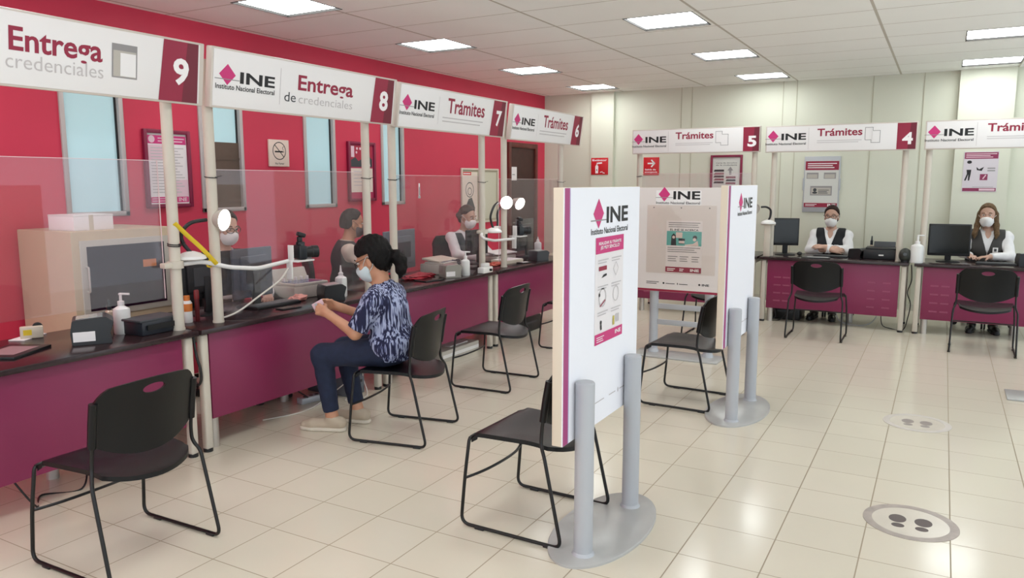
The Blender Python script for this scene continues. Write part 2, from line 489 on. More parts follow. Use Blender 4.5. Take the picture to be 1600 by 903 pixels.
# ------------------------------------------------------------------ ceiling lights
def light(x, y, label, group):
    t = thing('ceiling_light', label, 'ceiling light', (x, y, ZC), 0, group)
    s = LH - 0.001
    g = G()
    for sx, sy, lx, ly in ((-1, 0, 0.008, 2 * s), (1, 0, 0.008, 2 * s), (0, -1, 2 * s, 0.008), (0, 1, 2 * s, 0.008)):
        g.box((sx * (s - 0.004), sy * (s - 0.004), 0.011), (lx, ly, 0.028))
    obj('frame', g, LFRAME, t)
    obj('diffuser', G().box((0, 0, 0.019), (2 * s - 0.017, 2 * s - 0.017, 0.008)), GLOW, t)
LL = {(0, 3): 'lit square ceiling light cut by the top edge, above the counter signs 8 and 9',
      (0, 4): 'lit square ceiling light of the red wall row, above the counter sign 7',
      (0, 5): 'lit square ceiling light of the red wall row, second from the cream wall',
      (0, 6): 'small looking lit ceiling light in the red wall row, closest to the cream wall',
      (1, 4): 'large looking lit square ceiling light, nearest of the middle row',
      (1, 5): 'lit square ceiling light in the middle row, second from the cream wall',
      (1, 6): 'lit square ceiling light in the middle row, closest to the cream wall',
      (2, 5): 'lit ceiling light at right picture edge, the farther one from the cream wall',
      (2, 6): 'lit ceiling light at right picture edge, close to the cream pilaster'}
for i, x in enumerate(LX):
    for j, y in enumerate(LY):
        if (i, j) in LL: light(x, y, LL[(i, j)], 'lit ceiling lights')
        elif has_lamp(i, j): light(x, y, 'unseen square ceiling light added to light the room', 'added unseen ceiling lights')  # unseen panels, added for the light they give the room

# ------------------------------------------------------------------ counters
def counter(loc, rotz, W, D, label, group, ap0=0.19, slots=False):
    t = thing('counter_desk', label, 'counter', loc, rotz, group)
    obj('tabletop', G().box((W / 2, D / 2, 0.735), (W, D, 0.03), 0.004), TOPM, t)
    a = obj('modesty_panel', G().box((W / 2, 0.055, (0.715 + ap0) / 2), (W - 0.17, 0.018, 0.715 - ap0), 0.003), APRON, t)
    if slots:
        for cx in (0.2, 0.3, W - 0.35, W - 0.2):
          for k in range(4):
            obj('vent_slot', G().box((cx, 0.0455, 0.52 - k * 0.09), (0.075, 0.002, 0.016)), mat('faded_magenta_slot', (150, 70, 100), 0.6), a)
    for sx in (0.045, W - 0.045):
        g = G().box((sx, 0.055, 0.365), (0.05, 0.05, 0.70), 0.012, seg=3)
        l = obj('leg', g, POLE, t); obj('foot_cap', G().cyl((sx, 0.055, 0), 0.028, 0.022), BLACKP, l)
        g = G().box((sx, D - 0.08, 0.365), (0.05, 0.05, 0.70), 0.012, seg=3)
        l = obj('leg', g, POLE, t); obj('foot_cap', G().cyl((sx, D - 0.08, 0), 0.028, 0.022), BLACKP, l)
        obj('side_beam', G().box((sx, D / 2, 0.69), (0.03, D - 0.2, 0.05), 0.005), POLE, t)
    for x, yy in ((0.125, 0.10), (W * 0.62, 0.45)):
        obj('rear_support', G().cyl((x, yy, 0.0), 0.032, 0.72), ALU, t)
    return t
CX = -3.70
CY = [1.22, 2.92, 4.62, 6.32, 8.02]
cl = ['magenta fronted counter desk nearest the camera, under the sign 9', 'magenta counter desk where the woman in the striped top sits, under sign 8',
      'magenta fronted counter desk under the sign 7 by the red wall', 'magenta fronted counter desk farthest along the red wall, under sign 6']
for i in range(4):
    counter((CX, CY[i] + 0.008, 0), PI / 2, CY[i + 1] - CY[i] - 0.016, 0.72, cl[i], 'service counter desks')
counter((-3.36, 9.04, 0), 0, 1.53, 0.72, 'magenta fronted counter desk under sign 5, mostly behind the notice partition', 'service counter desks', 0.16, True)
counter((-1.80, 9.04, 0), 0, 1.53, 0.72, 'magenta fronted counter desk under sign 4 by the cream wall', 'service counter desks', 0.16, True)
counter((-0.22, 9.04, 0), 0, 1.53, 0.72, 'magenta fronted counter desk cut by the right edge of the picture', 'service counter desks', 0.16, True)

# ------------------------------------------------------------------ counter signs on poles
def logo(t, u0, u1, vb, vt, board, yy, sub=(0, 0), dia=True):
    """diamond mark and the three letters; u0..u1 letters"""
    W = u1 - u0
    T().text('INE', u0, u1, vb, vt, 0.028).obj('lettering', INK, board, yy)
    cx = u0 - W * 0.34; cz = vb + (vt - vb) * 0.62; s = W * 0.22; q = (vt - vb) * 0.9
    T().poly([(cx - s, cz), (cx, cz - q), (cx + s, cz), (cx, cz + q)]).obj('diamond_mark', MAGL, board, yy)
    T().line((cx - s * 1.5, cz - q * 0.45), (cx + s * 1.5, cz - q * 0.45), (vt - vb) * 0.07).obj('tray_line', GINK, board, yy - 0.0006)
    if sub:
        T().text('Instituto Nacional Electoral', cx - s * 1.4, u1, sub[0], sub[1], 0.015).obj('sublettering', INK, board, yy)

def sign(loc, rotz, W, H, z0, poles, num, label, kind, tilt, scale=1.0, ptop=None, ymount=-0.035):
    t = thing('counter_sign', label, 'sign', loc, rotz, 'numbered counter signs')
    for u in poles:
        g = G().cyl((u, 0, 0), 0.031, (z0 + H * 0.8), 20)
        p = obj('pole', g, POLE, t)
        obj('base_flange', G().cyl((u, 0, 0), 0.034, 0.012, 20), POLE, p)
    b = obj('board', G().box((W / 2, 0, H / 2), (W, 0.05, H), 0.006), SIGNE, t, (0, ymount - 0.025, z0), (tilt, 0, 0))
    e = 0.012
    obj('face', G().box((W / 2 - 0.01, -0.027, H / 2), (W - 0.045, 0.006, H - 2 * e), 0.002), SIGNW, b)
    y = -0.0315
    n0, n1 = W - 0.285, W - 0.045
    if kind == 'wide': n0, n1 = W - 0.19, W - 0.01
    T().poly([(n0 - 0.006, e), (n1, e), (n1, H - e), (n0 + 0.02, H - e)] if kind != 'wide' else [(n0, e), (n1, e), (n1, H - e), (n0, H - e)]).obj('number_panel', BURG, b, y)
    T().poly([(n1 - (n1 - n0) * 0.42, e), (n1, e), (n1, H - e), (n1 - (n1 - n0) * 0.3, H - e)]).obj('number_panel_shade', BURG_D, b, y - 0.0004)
    nc = (n0 + n1) / 2 + 0.01; nw = 0.05 if kind != 'wide' else 0.05
    nh = H * 0.42; nz = H * 0.42 if kind == 'wide' else H * 0.5
    T().text(num, nc - nw, nc + nw, nz - nh / 2, nz + nh / 2, 0.035).obj('number', WINK, b, y - 0.0012)
    if kind == 'entrega':
        logo(t, 0.205, 0.48, 0.155, 0.222, b, y, (0.112, 0.142))
        T().rect(0.525, 0.528, 0.06, 0.285).obj('divider', LINK, b, y)
        T().text('Entrega', 0.68, 1.215, 0.135, 0.262, 0.02).obj('title', BURG, b, y)
        T().text('de', 0.565, 0.665, 0.085, 0.145, 0.0).obj('small_word', DGREY, b, y)
        T().text('credenciales', 0.69, 1.215, 0.083, 0.137, -0.004).obj('small_word', LINK, b, y)
    elif kind == 'entrega_icon':
        logo(t, 0.18, 0.44, 0.155, 0.222, b, y, (0.112, 0.142))
        T().text('Entrega', 0.635, 1.08, 0.13, 0.27, 0.02).obj('title', BURG, b, y)
        T().text('credenciales', 0.62, 1.085, 0.085, 0.15, -0.004).obj('small_word', LINK, b, y)
        ic = T().rect(1.13, 1.27, 0.10, 0.268).obj('page_icon', GINK, b, y)
        T().rect(1.137, 1.263, 0.107, 0.262).obj('page_shade', LGREY, ic, y - 0.0005)
        T().rect(1.137, 1.263, 0.235, 0.262).obj('page_tab', GINK, ic, y - 0.001)
        T().rect(1.175, 1.262, 0.11, 0.225).obj('page_inner', SIGNW, ic, y - 0.0015)
    elif kind == 'tramites':
        logo(t, 0.195, 0.475, 0.158, 0.228, b, y, (0.105, 0.135))
        T().rect(0.535, 0.538, 0.06, 0.285).obj('divider', LINK, b, y)
        T().text('Trámites', 0.665, 1.265, 0.16, 0.285, 0.018).obj('title', BURG, b, y)
        T().lines(0.6, 1.25, 0.075, 0.135, 2, 0.3, rag=0.1).obj('fine_print', LINK, b, y)
    else:
        s = H / 0.295
        logo(t, 0.172 * s, 0.435 * s, 0.135 * s, 0.208 * s, b, y, (0.082 * s, 0.108 * s))
        T().rect(0.46, 0.463, 0.03, H - 0.03).obj('divider', LINK, b, y)
        T().text('Trámites', 0.55, 1.005, 0.168, 0.25, 0.022).obj('title', BURG, b, y)
        T().lines(0.55, 1.0, 0.09, 0.13, 2, 0.3, rag=0.1).obj('fine_print', LINK, b, y)
        ic = T().rect(1.03, 1.11, 0.115, 0.25).rect(1.09, 1.18, 0.085, 0.215).obj('page_icon', GINK, b, y)
        T().rect(1.035, 1.105, 0.12, 0.245).rect(1.095, 1.175, 0.09, 0.21).obj('page_inner', SIGNW, ic, y - 0.0008)
    return t
SX = -3.83
sign((SX, 1.37, 0.75), PI / 2, 1.69, 0.345, 1.285, (0.2, 1.51), '9', 'white hanging sign with burgundy panel numbered 9', 'entrega_icon', 0.13)
sign((SX, 3.11, 0.75), PI / 2, 1.715, 0.345, 1.285, (0.05, 1.47), '8', 'white sign over the counter with burgundy panel numbered 8', 'entrega', 0.13)
sign((SX, 4.86, 0.75), PI / 2, 1.68, 0.345, 1.275, (0.04, 1.40), '7', 'white sign over the counter with burgundy panel numbered 7', 'tramites', 0.13)
sign((SX, 6.65, 0.75), PI / 2, 1.68, 0.345, 1.265, (0.03, 1.33), '6', 'white sign over the counter with burgundy panel numbered 6', 'tramites', 0.13)
sign((-3.41, 9.24, 0.75), 0, 1.54, 0.295, 1.19, (0.07, 1.47), '5', 'flat white sign by the cream wall numbered 5', 'wide', 0.04)
sign((-1.81, 9.24, 0.75), 0, 1.53, 0.295, 1.18, (0.09, 1.43), '4', 'flat white sign by the cream wall numbered 4', 'wide', 0.04)
sign((-0.21, 9.24, 0.75), 0, 1.53, 0.295, 1.18, (0.05, 1.4), '3', 'flat white sign by the cream wall cut by the right picture edge', 'wide', 0.04)

# ------------------------------------------------------------------ acrylic screens tied to the poles
def screen(loc, rotz, u0, u1, z0, z1, label, ties=()):
    t = thing('acrylic_screen', label, 'screen', loc, rotz, 'clear counter screens')
    obj('sheet', G().box(((u0 + u1) / 2, 0, (z0 + z1) / 2), (u1 - u0, 0.004, z1 - z0)), ACRYL, t)
    g = G().box(((u0 + u1) / 2, 0, z1 + 0.001), (u1 - u0, 0.005, 0.003)).box((u0 + 0.001, 0, (z0 + z1) / 2), (0.003, 0.005, z1 - z0)).box((u1 - 0.001, 0, (z0 + z1) / 2), (0.003, 0.005, z1 - z0))
    obj('polished_edge', g, ACEDGE, t)
    for u, z in ties:
        g = G(); pts = [(u + 0.034 * math.cos(a), -0.036 + 0.038 * math.sin(a), z + 0.004 * math.sin(a)) for a in [2 * PI * k / 16 for k in range(16)]]
        g.tube(pts, 0.003, 6, True); g.tube([(u, -0.074, z), (u + 0.045, -0.078, z + 0.008)], 0.002, 6)
        obj('cable_tie', g, BLACKP, t)
    return t
screen((SX - 0.036, 0, 0), PI / 2, 1.30, 2.83, 0.94, 1.72, 'clear acrylic screen on the counter of sign 9', ((2.88, 1.25), (2.88, 1.24)))
screen((SX - 0.036, 0, 0), PI / 2, 3.18, 4.62, 0.80, 1.675, 'clear acrylic screen on the counter of sign 8', ((3.16, 1.63), (4.58, 1.63)))
screen((SX - 0.036, 0, 0), PI / 2, 4.95, 6.33, 0.80, 1.655, 'clear acrylic screen on the counter of sign 7', ((4.90, 1.62), (6.26, 1.6)))
screen((SX - 0.036, 0, 0), PI / 2, 6.64, 8.05, 0.80, 1.63, 'clear acrylic screen on the counter of sign 6', ((7.98, 1.6),))
screen((0, 9.24 + 0.036, 0), 0, -3.38, -1.96, 0.85, 1.70, 'clear acrylic screen on the counter of sign 5', ((-3.34, 1.67),))

# ------------------------------------------------------------------ sled base chairs
def make_chair(label):
    t = thing('sled_chair', label, 'chair', (0, 0, 0), 0, 'black sled chairs')
    # seat: dished sheet with rounded front
    nx, ny = 17, 15
    top = []; 
    def seat_pt(i, j, dz):
        u = i / (nx - 1) * 2 - 1; v = j / (ny - 1)
        hw = 0.205 + 0.035 * v
        y = -0.180 + 0.430 * v
        cr = max(0, abs(u) - 0.75) / 0.25
        y -= 0.03 * cr * cr * (1 if v > 0.9 else 0)
        y += 0.02 * cr * cr * (1 if v < 0.08 else 0)
        y -= 0.072 * (1 - u * u) * max(0.0, 1 - v / 0.35)
        z = 0.452 - 0.018 * math.exp(-((v - 0.4) / 0.35) ** 2) * (1 - u * u) - 0.03 * max(0, (v - 0.82) / 0.18) ** 2 - 0.034 * (1 - 0.6 * u * u) * max(0, (0.3 - v) / 0.3) ** 1.5
        return Vector((u * hw, y, z + dz))
    g = G(); bm = g.bm
    A = [[bm.verts.new(seat_pt(i, j, 0)) for j in range(ny)] for i in range(nx)]
    B = [[bm.verts.new(seat_pt(i, j, -0.02)) for j in range(ny)] for i in range(nx)]
    for i in range(nx - 1):
        for j in range(ny - 1):
            bm.faces.new((A[i][j], A[i + 1][j], A[i + 1][j + 1], A[i][j + 1]))
            bm.faces.new((B[i][j], B[i][j + 1], B[i + 1][j + 1], B[i + 1][j]))
    for j in range(ny - 1):
        bm.faces.new((A[0][j], A[0][j + 1], B[0][j + 1], B[0][j])); bm.faces.new((A[-1][j], B[-1][j], B[-1][j + 1], A[-1][j + 1]))
    for i in range(nx - 1):
        bm.faces.new((A[i][0], B[i][0], B[i + 1][0], A[i + 1][0])); bm.faces.new((A[i][-1], A[i + 1][-1], B[i + 1][-1], B[i][-1]))
    obj('seat', g, SEATP, t)
    # backrest: ring between an oval grip hole and the outline
    g = G(); bm = g.bm
    hc = Vector((0, 0.765)); K = 72; R = 12
    def outline(a):
        d = Vector((math.cos(a), math.sin(a)))
        lo, hi = 0.0, 0.6
        for _ in range(30):
            m = (lo + hi) / 2; p = hc + d * m
            x = abs(p.x); inside = True
            ztop = 0.812 - 0.022 * (x / 0.235) ** 2
            if x > 0.175: ztop -= 0.05 * ((x - 0.175) / 0.06) ** 2
            zbot = 0.492 + 0.075 * (x / 0.235) ** 2.2
            if x > 0.235 or p.y > ztop or p.y < zbot: inside = False
            if inside: lo = m
            else: hi = m
        return hc + d * lo
    def back_y(x, z): return -0.138 - 0.05 * max(0, (z - 0.46) / 0.34) ** 1.6 - 0.052 * (1 - (x / 0.24) ** 2)
    F = [[], []]
    for k in range(K):
        a = 2 * PI * k / K
        o = outline(a); h = hc + Vector((0.052 * math.cos(a), 0.02 * math.sin(a)))
        for s in (0, 1):
            row = []
            for r in range(R + 1):
                p = h.lerp(o, r / R)
                y = back_y(p.x, p.y) + (0.0055 if s == 0 else -0.0055)
                row.append(bm.verts.new((p.x, y, p.y)))
            F[s].append(row)
    for k in range(K):
        k2 = (k + 1) % K
        for r in range(R):
            bm.faces.new((F[0][k][r], F[0][k][r + 1], F[0][k2][r + 1], F[0][k2][r]))
            bm.faces.new((F[1][k][r], F[1][k2][r], F[1][k2][r + 1], F[1][k][r + 1]))
        for r in (0, R):
            bm.faces.new((F[0][k][r], F[0][k2][r], F[1][k2][r], F[1][k][r]))
    bk = obj('backrest', g, SEATP, t)
    for s in (-1, 1):
        obj('sleeve', G().tube([(s * 0.234, back_y(0.234, 0.56) - 0.004, 0.56), (s * 0.234, back_y(0.234, 0.66) - 0.004, 0.66), (s * 0.234, back_y(0.234, 0.745) - 0.004, 0.745)], 0.0165, 10), SEATP, bk)
    for s in (-1, 1):
        p = [(s * 0.234, back_y(0.234, 0.7) - 0.004, 0.70), (s * 0.234, back_y(0.234, 0.5) - 0.004, 0.52), (s * 0.238, -0.145, 0.450), (s * 0.258, -0.172, 0.405),
             (s * 0.266, -0.262, 0.0102), (s * 0.266, 0.265, 0.0102), (s * 0.262, 0.243, 0.25), (s * 0.246, 0.228, 0.425), (s * 0.20, 0.222, 0.43)]
        g = G().tube(fillet(p, [0, 0.03, 0.04, 0.03, 0.045, 0.05, 0.1, 0.02, 0], 7), 0.0082, 10)
        f = obj('sled_frame', g, STEEL, t)
        obj('glide', G().box((s * 0.266, -0.2, 0.006), (0.024, 0.05, 0.012), 0.004), BLACKP, f); obj('glide', G().box((s * 0.266, 0.16, 0.006), (0.024, 0.05, 0.012), 0.004), BLACKP, f)
    obj('stretcher', G().tube(spline([(-0.263, 0.246, 0.232), (-0.15, 0.21, 0.238), (0, 0.195, 0.242), (0.15, 0.21, 0.238), (0.263, 0.246, 0.232)], 6), 0.0068, 8), STEEL, t)
    obj('front_rail', G().tube([(-0.245, 0.226, 0.424), (0.245, 0.226, 0.424)], 0.008, 8), STEEL, t)
    return t
chair0 = make_chair('black chair nearest the camera in the foreground, at the counter of sign 9')
chair0.location = (-3.02, 1.955, 0); chair0.rotation_euler = (0, 0, PI / 2 + 0.02)
for x, y, r, lb in ((-2.935, 3.84, PI / 2 + 0.2, 'black chair the woman in the striped top sits on'),
                    (-3.05, 5.19, PI / 2 + 0.06, 'empty black chair facing the counter of sign 7, behind the seated woman'),
                    (-3.10, 6.80, PI / 2 + 0.05, 'black chair facing counter 6, mostly hidden by the front partition'),
                    (-1.6135, 3.135, PI / 2 - 0.02, 'empty black chair in front, behind the partition with oval base'),
                    (-1.572, 5.45, PI / 2 - 0.03, 'empty black chair between the two tall partitions in the middle'),
                    (-2.03, 7.98, 0.0, 'black chair at counter 5, seen under the facing partition'),
                    (-1.07, 8.41, 0.0, 'black chair seen from behind at the counter of sign 4'),
                    (0.41, 8.45, -0.02, 'black chair seen from behind at the right edge of the picture')):
    dup(chair0, (x, y, 0), r, lb)

# ------------------------------------------------------------------ partitions
def poster_print(board, u0, u1, v0, v1, y):
    w, h = u1 - u0, v1 - v0
    p = obj('poster', G().box(((u0 + u1) / 2, y - 0.001, (v0 + v1) / 2), (w, 0.002, h)), PAPER, board)
    y -= 0.003
    T().rect(u0, u1, v1 - h * 0.15, v1).rect(u0, u1, v0, v0 + h * 0.1).obj('colour_band', MAGL, p, y)
    y -= 0.0006
    T().text('REALIZAR SU TRÁMITE', u0 + w * .1, u1 - w * .1, v1 - h * .07, v1 - h * .035, 0.02).text('¡ES MUY SENCILLO!', u0 + w * .16, u1 - w * .16, v1 - h * .12, v1 - h * .08, 0.02) \
        .text('INE', u0 + w * .72, u1 - w * .06, v0 + h * .035, v0 + h * .075, 0.02).lines(u0 + w * .06, u0 + w * .32, v0 + h * .015, v0 + h * .075, 3).obj('poster_lettering', WINK, p, y)
    k = T(); gk = T(); rk = T(); yk = T()
    for r in range(3):
        for c in range(2):
            ux, vz = u0 + w * (0.08 + 0.48 * c), v0 + h * (0.62 - 0.245 * r)
            gk.lines(ux, ux + w * .36, vz + h * .13, vz + h * .18, 2, 0.4)
            if (r, c) == (0, 0): rk.rect(ux + w * .03, ux + w * .3, vz + h * .07, vz + h * .11); k.poly([(ux + w * .12, vz), (ux + w * .3, vz + h * .015), (ux + w * .3, vz + h * .035), (ux + w * .2, vz + h * .03)])
            elif (r, c) == (0, 1): gk.ring(ux + w * .16, vz + h * .06, w * .1, w * .012, 4)
            elif (r, c) == (1, 0): gk.ring(ux + w * .17, vz + h * .06, w * .13, w * .02, 20); rk.line((ux + w * .08, vz - h * .02), (ux + w * .26, vz + h * .03), w * .02); k.disc(ux + w * .06, vz + h * .09, w * .025)
            elif (r, c) == (1, 1): gk.ring(ux + w * .17, vz + h * .06, w * .11, w * .015, 14)
            elif (r, c) == (2, 0): k.disc(ux + w * .12, vz + h * .07, w * .03).line((ux + w * .12, vz + h * .05), (ux + w * .13, vz), w * .05)
            else: yk.line((ux + w * .1, vz), (ux + w * .1, vz + h * .09), w * .07); gk.rect(ux + w * .18, ux + w * .3, vz + h * .02, vz + h * .1)
    gk.obj('step_drawings', LINK, p, y); k.obj('step_drawings', INK, p, y - .0004); rk.obj('step_drawings', BURG, p, y - .0006); yk.obj('step_drawings', mat('olive_yellow_print', (196, 180, 90), 0.6), p, y)

def side_partition(loc, label, detail):
    t = thing('notice_partition', label, 'partition', loc, PI / 2, 'mobile partitions')
    L, z0, z1 = 0.86, 0.52, 1.578
    pn = obj('panel', G().box((L / 2, 0.0235, (z0 + z1) / 2), (L, 0.045, z1 - z0), 0.003), PANELE, t)
    obj('front_skin', G().box((L / 2, -0.0005, (z0 + z1) / 2), (L - 0.002, 0.004, z1 - z0 - 0.002)), PANELW, pn)
    y = -0.0035
    T().rect(0.004, 0.05, z0 + .002, z1 - .002).obj('edge_stripe', mat('faded_magenta_vinyl', (170, 66, 124), 0.5), pn, y)
    T().rect(0.05, 0.058, z0 + .002, z1 - .002).obj('edge_line', mat('lilac_line', (186, 182, 214), 0.5), pn, y)
    logo(t, 0.437, 0.70, 1.42, 1.492, pn, y, (1.375, 1.402))
    if detail: poster_print(pn, 0.315, 0.645, 0.885, 1.36, -0.003)
    T().lines(0.32, 0.44, 0.612, 0.628, 1, 0.28).lines(0.50, 0.58, 0.612, 0.628, 1, 0.28).lines(0.63, 0.70, 0.612, 0.628, 1, 0.28).disc(0.612, 0.62, 0.006, 0.012).obj('fine_print', LINK, pn, y)
    g = G(); ring = []
    for z, s in ((0.0, 1.0), (0.010, 1.0), (0.013, 0.985)):
        ring.append([Vector((0.43 + 0.43 * s * math.cos(a), -0.02 + 0.205 * s * math.sin(a), z)) for a in [2 * PI * k / 56 for k in range(56)]])
    obj('base_plate', g.ring_loft(ring), GREYBASE, t)
    for u in (0.13, 0.70):
        po = obj('post', G().lathe([(0.041, 0.012), (0.041, 0.768), (0.036, 0.774), (0.0, 0.774)], (u, -0.045, 0), 28), GREYPAINT, t)
        gb = G()
        for z in (0.745, 0.585): gb.ball((u + 0.043, -0.03, z), 0.011, seg=10)
        obj('bolt', gb, DGREY, po)
        obj('weld_collar', G().lathe([(0.05, 0.012), (0.045, 0.022), (0.041, 0.026)], (u, -0.045, 0), 28), GREYPAINT, po)
    return t
side_partition((-1.30, 2.74, 0), 'white partition with step by step poster in the foreground, on oval grey base', True)
side_partition((-1.19, 4.93, 0), 'white partition seen nearly edge on, behind the foreground one, on oval base', False)

def front_partition(loc, label, printed=True, pad=0.01):
    t = thing('notice_partition', label, 'partition', loc, 0, 'mobile partitions')
    L, z0, z1 = 0.79, 0.60, 1.55
    pn = obj('panel', G().box((L / 2, 0.0225, (z0 + z1) / 2), (L, 0.045, z1 - z0), 0.003), PANELE, t)
    obj('front_skin', G().box((L / 2, -0.0005, (z0 + z1) / 2), (L - 0.002, 0.004, z1 - z0 - 0.002)), mat('warm_white_board', (226, 218, 214), 0.5), pn)
    y = -0.0032
    T().rect(0.002, L - .002, z0 + .002, z0 + 0.022).obj('edge_stripe', BURG, pn, y)
    if printed:
        T().rect(0.165, 0.58, 1.395, 1.525).obj('logo_sticker', SIGNW, pn, y)
        logo(t, 0.325, 0.57, 1.445, 1.518, pn, y - .0008, (1.402, 1.425))
        pc = obj('poster_pocket', G().box((0.405, -0.011, 1.083), (0.635, 0.004, 0.62)), ACRYL2, pn)
        T().ring(0.15, 1.37, 0.006, 0.004, 10).ring(0.405, 1.37, 0.006, 0.004, 10).ring(0.66, 1.37, 0.006, 0.004, 10).obj('pocket_screw', DGREY, pc, -0.014)
        p = obj('poster', G().box((0.435, -0.005, 1.02), (0.33, 0.002, 0.47)), PAPER, pn)
        yy = -0.0068
        T().rect(0.275, 0.595, 1.03, 1.16).obj('picture_ground', TEAL, p, yy)
        T().rect(0.27, 0.60, 0.786, 0.835).obj('colour_band', BURG, p, yy)
        T().lines(0.29, 0.58, 1.19, 1.245, 3, 0.4, rag=.1).lines(0.285, 0.585, 0.965, 1.02, 3, 0.4).lines(0.29, 0.38, 0.88, 0.94, 3, .4).lines(0.40, 0.48, 0.88, 0.94, 3, .4).lines(0.51, 0.58, 0.88, 0.94, 3, .4).obj('fine_print', GINK, p, yy)
        T().text('EL INE SE ACERCA', 0.305, 0.565, 1.163, 1.182, 0.02).obj('headline', INK, p, yy)
        T().poly([(0.315, 1.03), (0.365, 1.03), (0.36, 1.12), (0.34, 1.14), (0.32, 1.12)]).disc(0.535, 1.105, 0.02).rect(0.385, 0.445, 1.045, 1.05).rect(0.385, 0.445, 1.075, 1.095).obj('drawn_figures', INK, p, yy - .0006)
        T().disc(0.34, 1.105, 0.013).rect(0.36, 0.42, 1.10, 1.15).rect(0.39, 0.44, 1.052, 1.073).poly([(0.445, 1.04), (0.52, 1.05), (0.56, 1.08), (0.57, 1.032), (0.445, 1.03)]).disc(0.532, 1.088, 0.015).obj('drawn_figures', mat('drawn_skin', (226, 206, 198), 0.6), p, yy - .001)
        T().lines(0.285, 0.36, 0.795, 0.825, 2, .5).lines(0.4, 0.44, 0.795, 0.825, 2, .5).text('INE', 0.50, 0.58, 0.798, 0.822, 0.03).obj('band_lettering', WINK, p, yy - .0006)
        T().lines(0.09, 0.21, 0.665, 0.695, 2, .4).lines(0.275, 0.36, 0.672, 0.684, 1, .5).lines(0.40, 0.48, 0.672, 0.684, 1, .5).text('INE', 0.61, 0.675, 0.672, 0.692, 0.03).disc(0.255, 0.68, 0.009).disc(0.385, 0.68, 0.004, 0.01).poly([(0.575, 0.682), (0.587, 0.672), (0.599, 0.682), (0.587, 0.694)]).obj('footer_print', INK, pn, y)
    obj('base_plate', G().box((L / 2, 0.02, 0.007), (L + 2 * pad, 0.31, 0.014), 0.004), GREYBASE, t)
    for u in (0.14, 0.66):
        po = obj('post', G().lathe([(0.041, 0.013), (0.041, 0.86), (0.0, 0.862)], (u, 0.088, 0), 28), GREYPAINT, t)
        obj('weld_collar', G().lathe([(0.055, 0.013), (0.047, 0.035), (0.041, 0.045)], (u, 0.088, 0), 28), GREYPAINT, po)
    for z in (0.30, 0.45):
        obj('cross_bar', G().box((0.40, 0.088, z), (0.46, 0.028, 0.05), 0.008), GREYPAINT, t)
    return t
front_partition((-2.45, 6.78, 0), 'warm white partition facing the camera, with a poster in a clear pocket')
front_partition((0.60, 6.72, 0), 'white partition cut off by the right picture edge', False, 0.09)
# ------------------------------------------------------------------ things on the walls
def wallframe(kind, w, h, d, loc, rotz, label, cat, fm, fw=0.03, group=None):
    """framed sheet hanging on a wall: local x width, z up, front -y, back at y=0"""
    t = thing(kind, label, cat, loc, rotz, group)
    g = G()
    g.box((-w / 2 + fw / 2, -d / 2, h / 2), (fw, d, h), 0.004).box((w / 2 - fw / 2, -d / 2, h / 2), (fw, d, h), 0.004)
    g.box((0, -d / 2, fw / 2), (w - 2 * fw, d, fw), 0.004).box((0, -d / 2, h - fw / 2), (w - 2 * fw, d, fw), 0.004)
    obj('frame', g, fm, t)
    return t
LW = XL + 0.002
FM = mat('dark_magenta_frame', (128, 22, 60), 0.4)
t = wallframe('framed_notice', 0.42, 0.61, 0.03, (LW, 4.055, 1.40), PI / 2, 'magenta framed notice sheet on the red wall behind the pole of sign 9', 'notice', FM)
s = obj('notice_sheet', G().box((0, -0.008, 0.305), (0.37, 0.006, 0.56)), PAPER, t)
T().rect(-0.175, 0.175, 0.50, 0.565).rect(-0.175, 0.175, 0.04, 0.085).obj('colour_band', MAGL, s, -0.0125)
T().disc(-0.135, 0.535, 0.028).lines(-0.08, 0.16, 0.51, 0.555, 2, .4, rag=.1).lines(-0.16, 0.0, 0.045, 0.08, 2, .4).text('INE', 0.08, 0.16, 0.048, 0.078, 0.03).obj('band_lettering', PINKP, s, -0.0133)
T().rect(-0.175, 0.0, 0.37, 0.49).rect(0.02, 0.175, 0.09, 0.22).obj('tinted_field', PINKP, s, -0.0125)
T().lines(-0.15, 0.15, 0.11, 0.48, 16, 0.35).obj('fine_print', LINK, s, -0.0133)

t = thing('no_smoking_sign', 'small cream no smoking sign on the red wall', 'sign', (LW, 5.235, 1.745), PI / 2)
p = obj('plate', G().box((0, -0.01, 0.122), (0.245, 0.02, 0.245), 0.004), mat('cream_sign_plate', (226, 206, 192), 0.5), t)
T().ring(0, 0.142, 0.082, 0.008).line((-0.057, 0.199), (0.057, 0.085), 0.008).rect(-0.055, 0.045, 0.128, 0.142).rect(0.05, 0.058, 0.128, 0.142).obj('cigarette_symbol', INK, p, -0.0206)
T().line((0.05, 0.148), (0.04, 0.17), .005).line((0.04, 0.17), (0.055, 0.185), .005).text('No Fumar', -0.055, 0.055, 0.018, 0.036, 0.015).obj('lettering', INK, p, -0.0206)

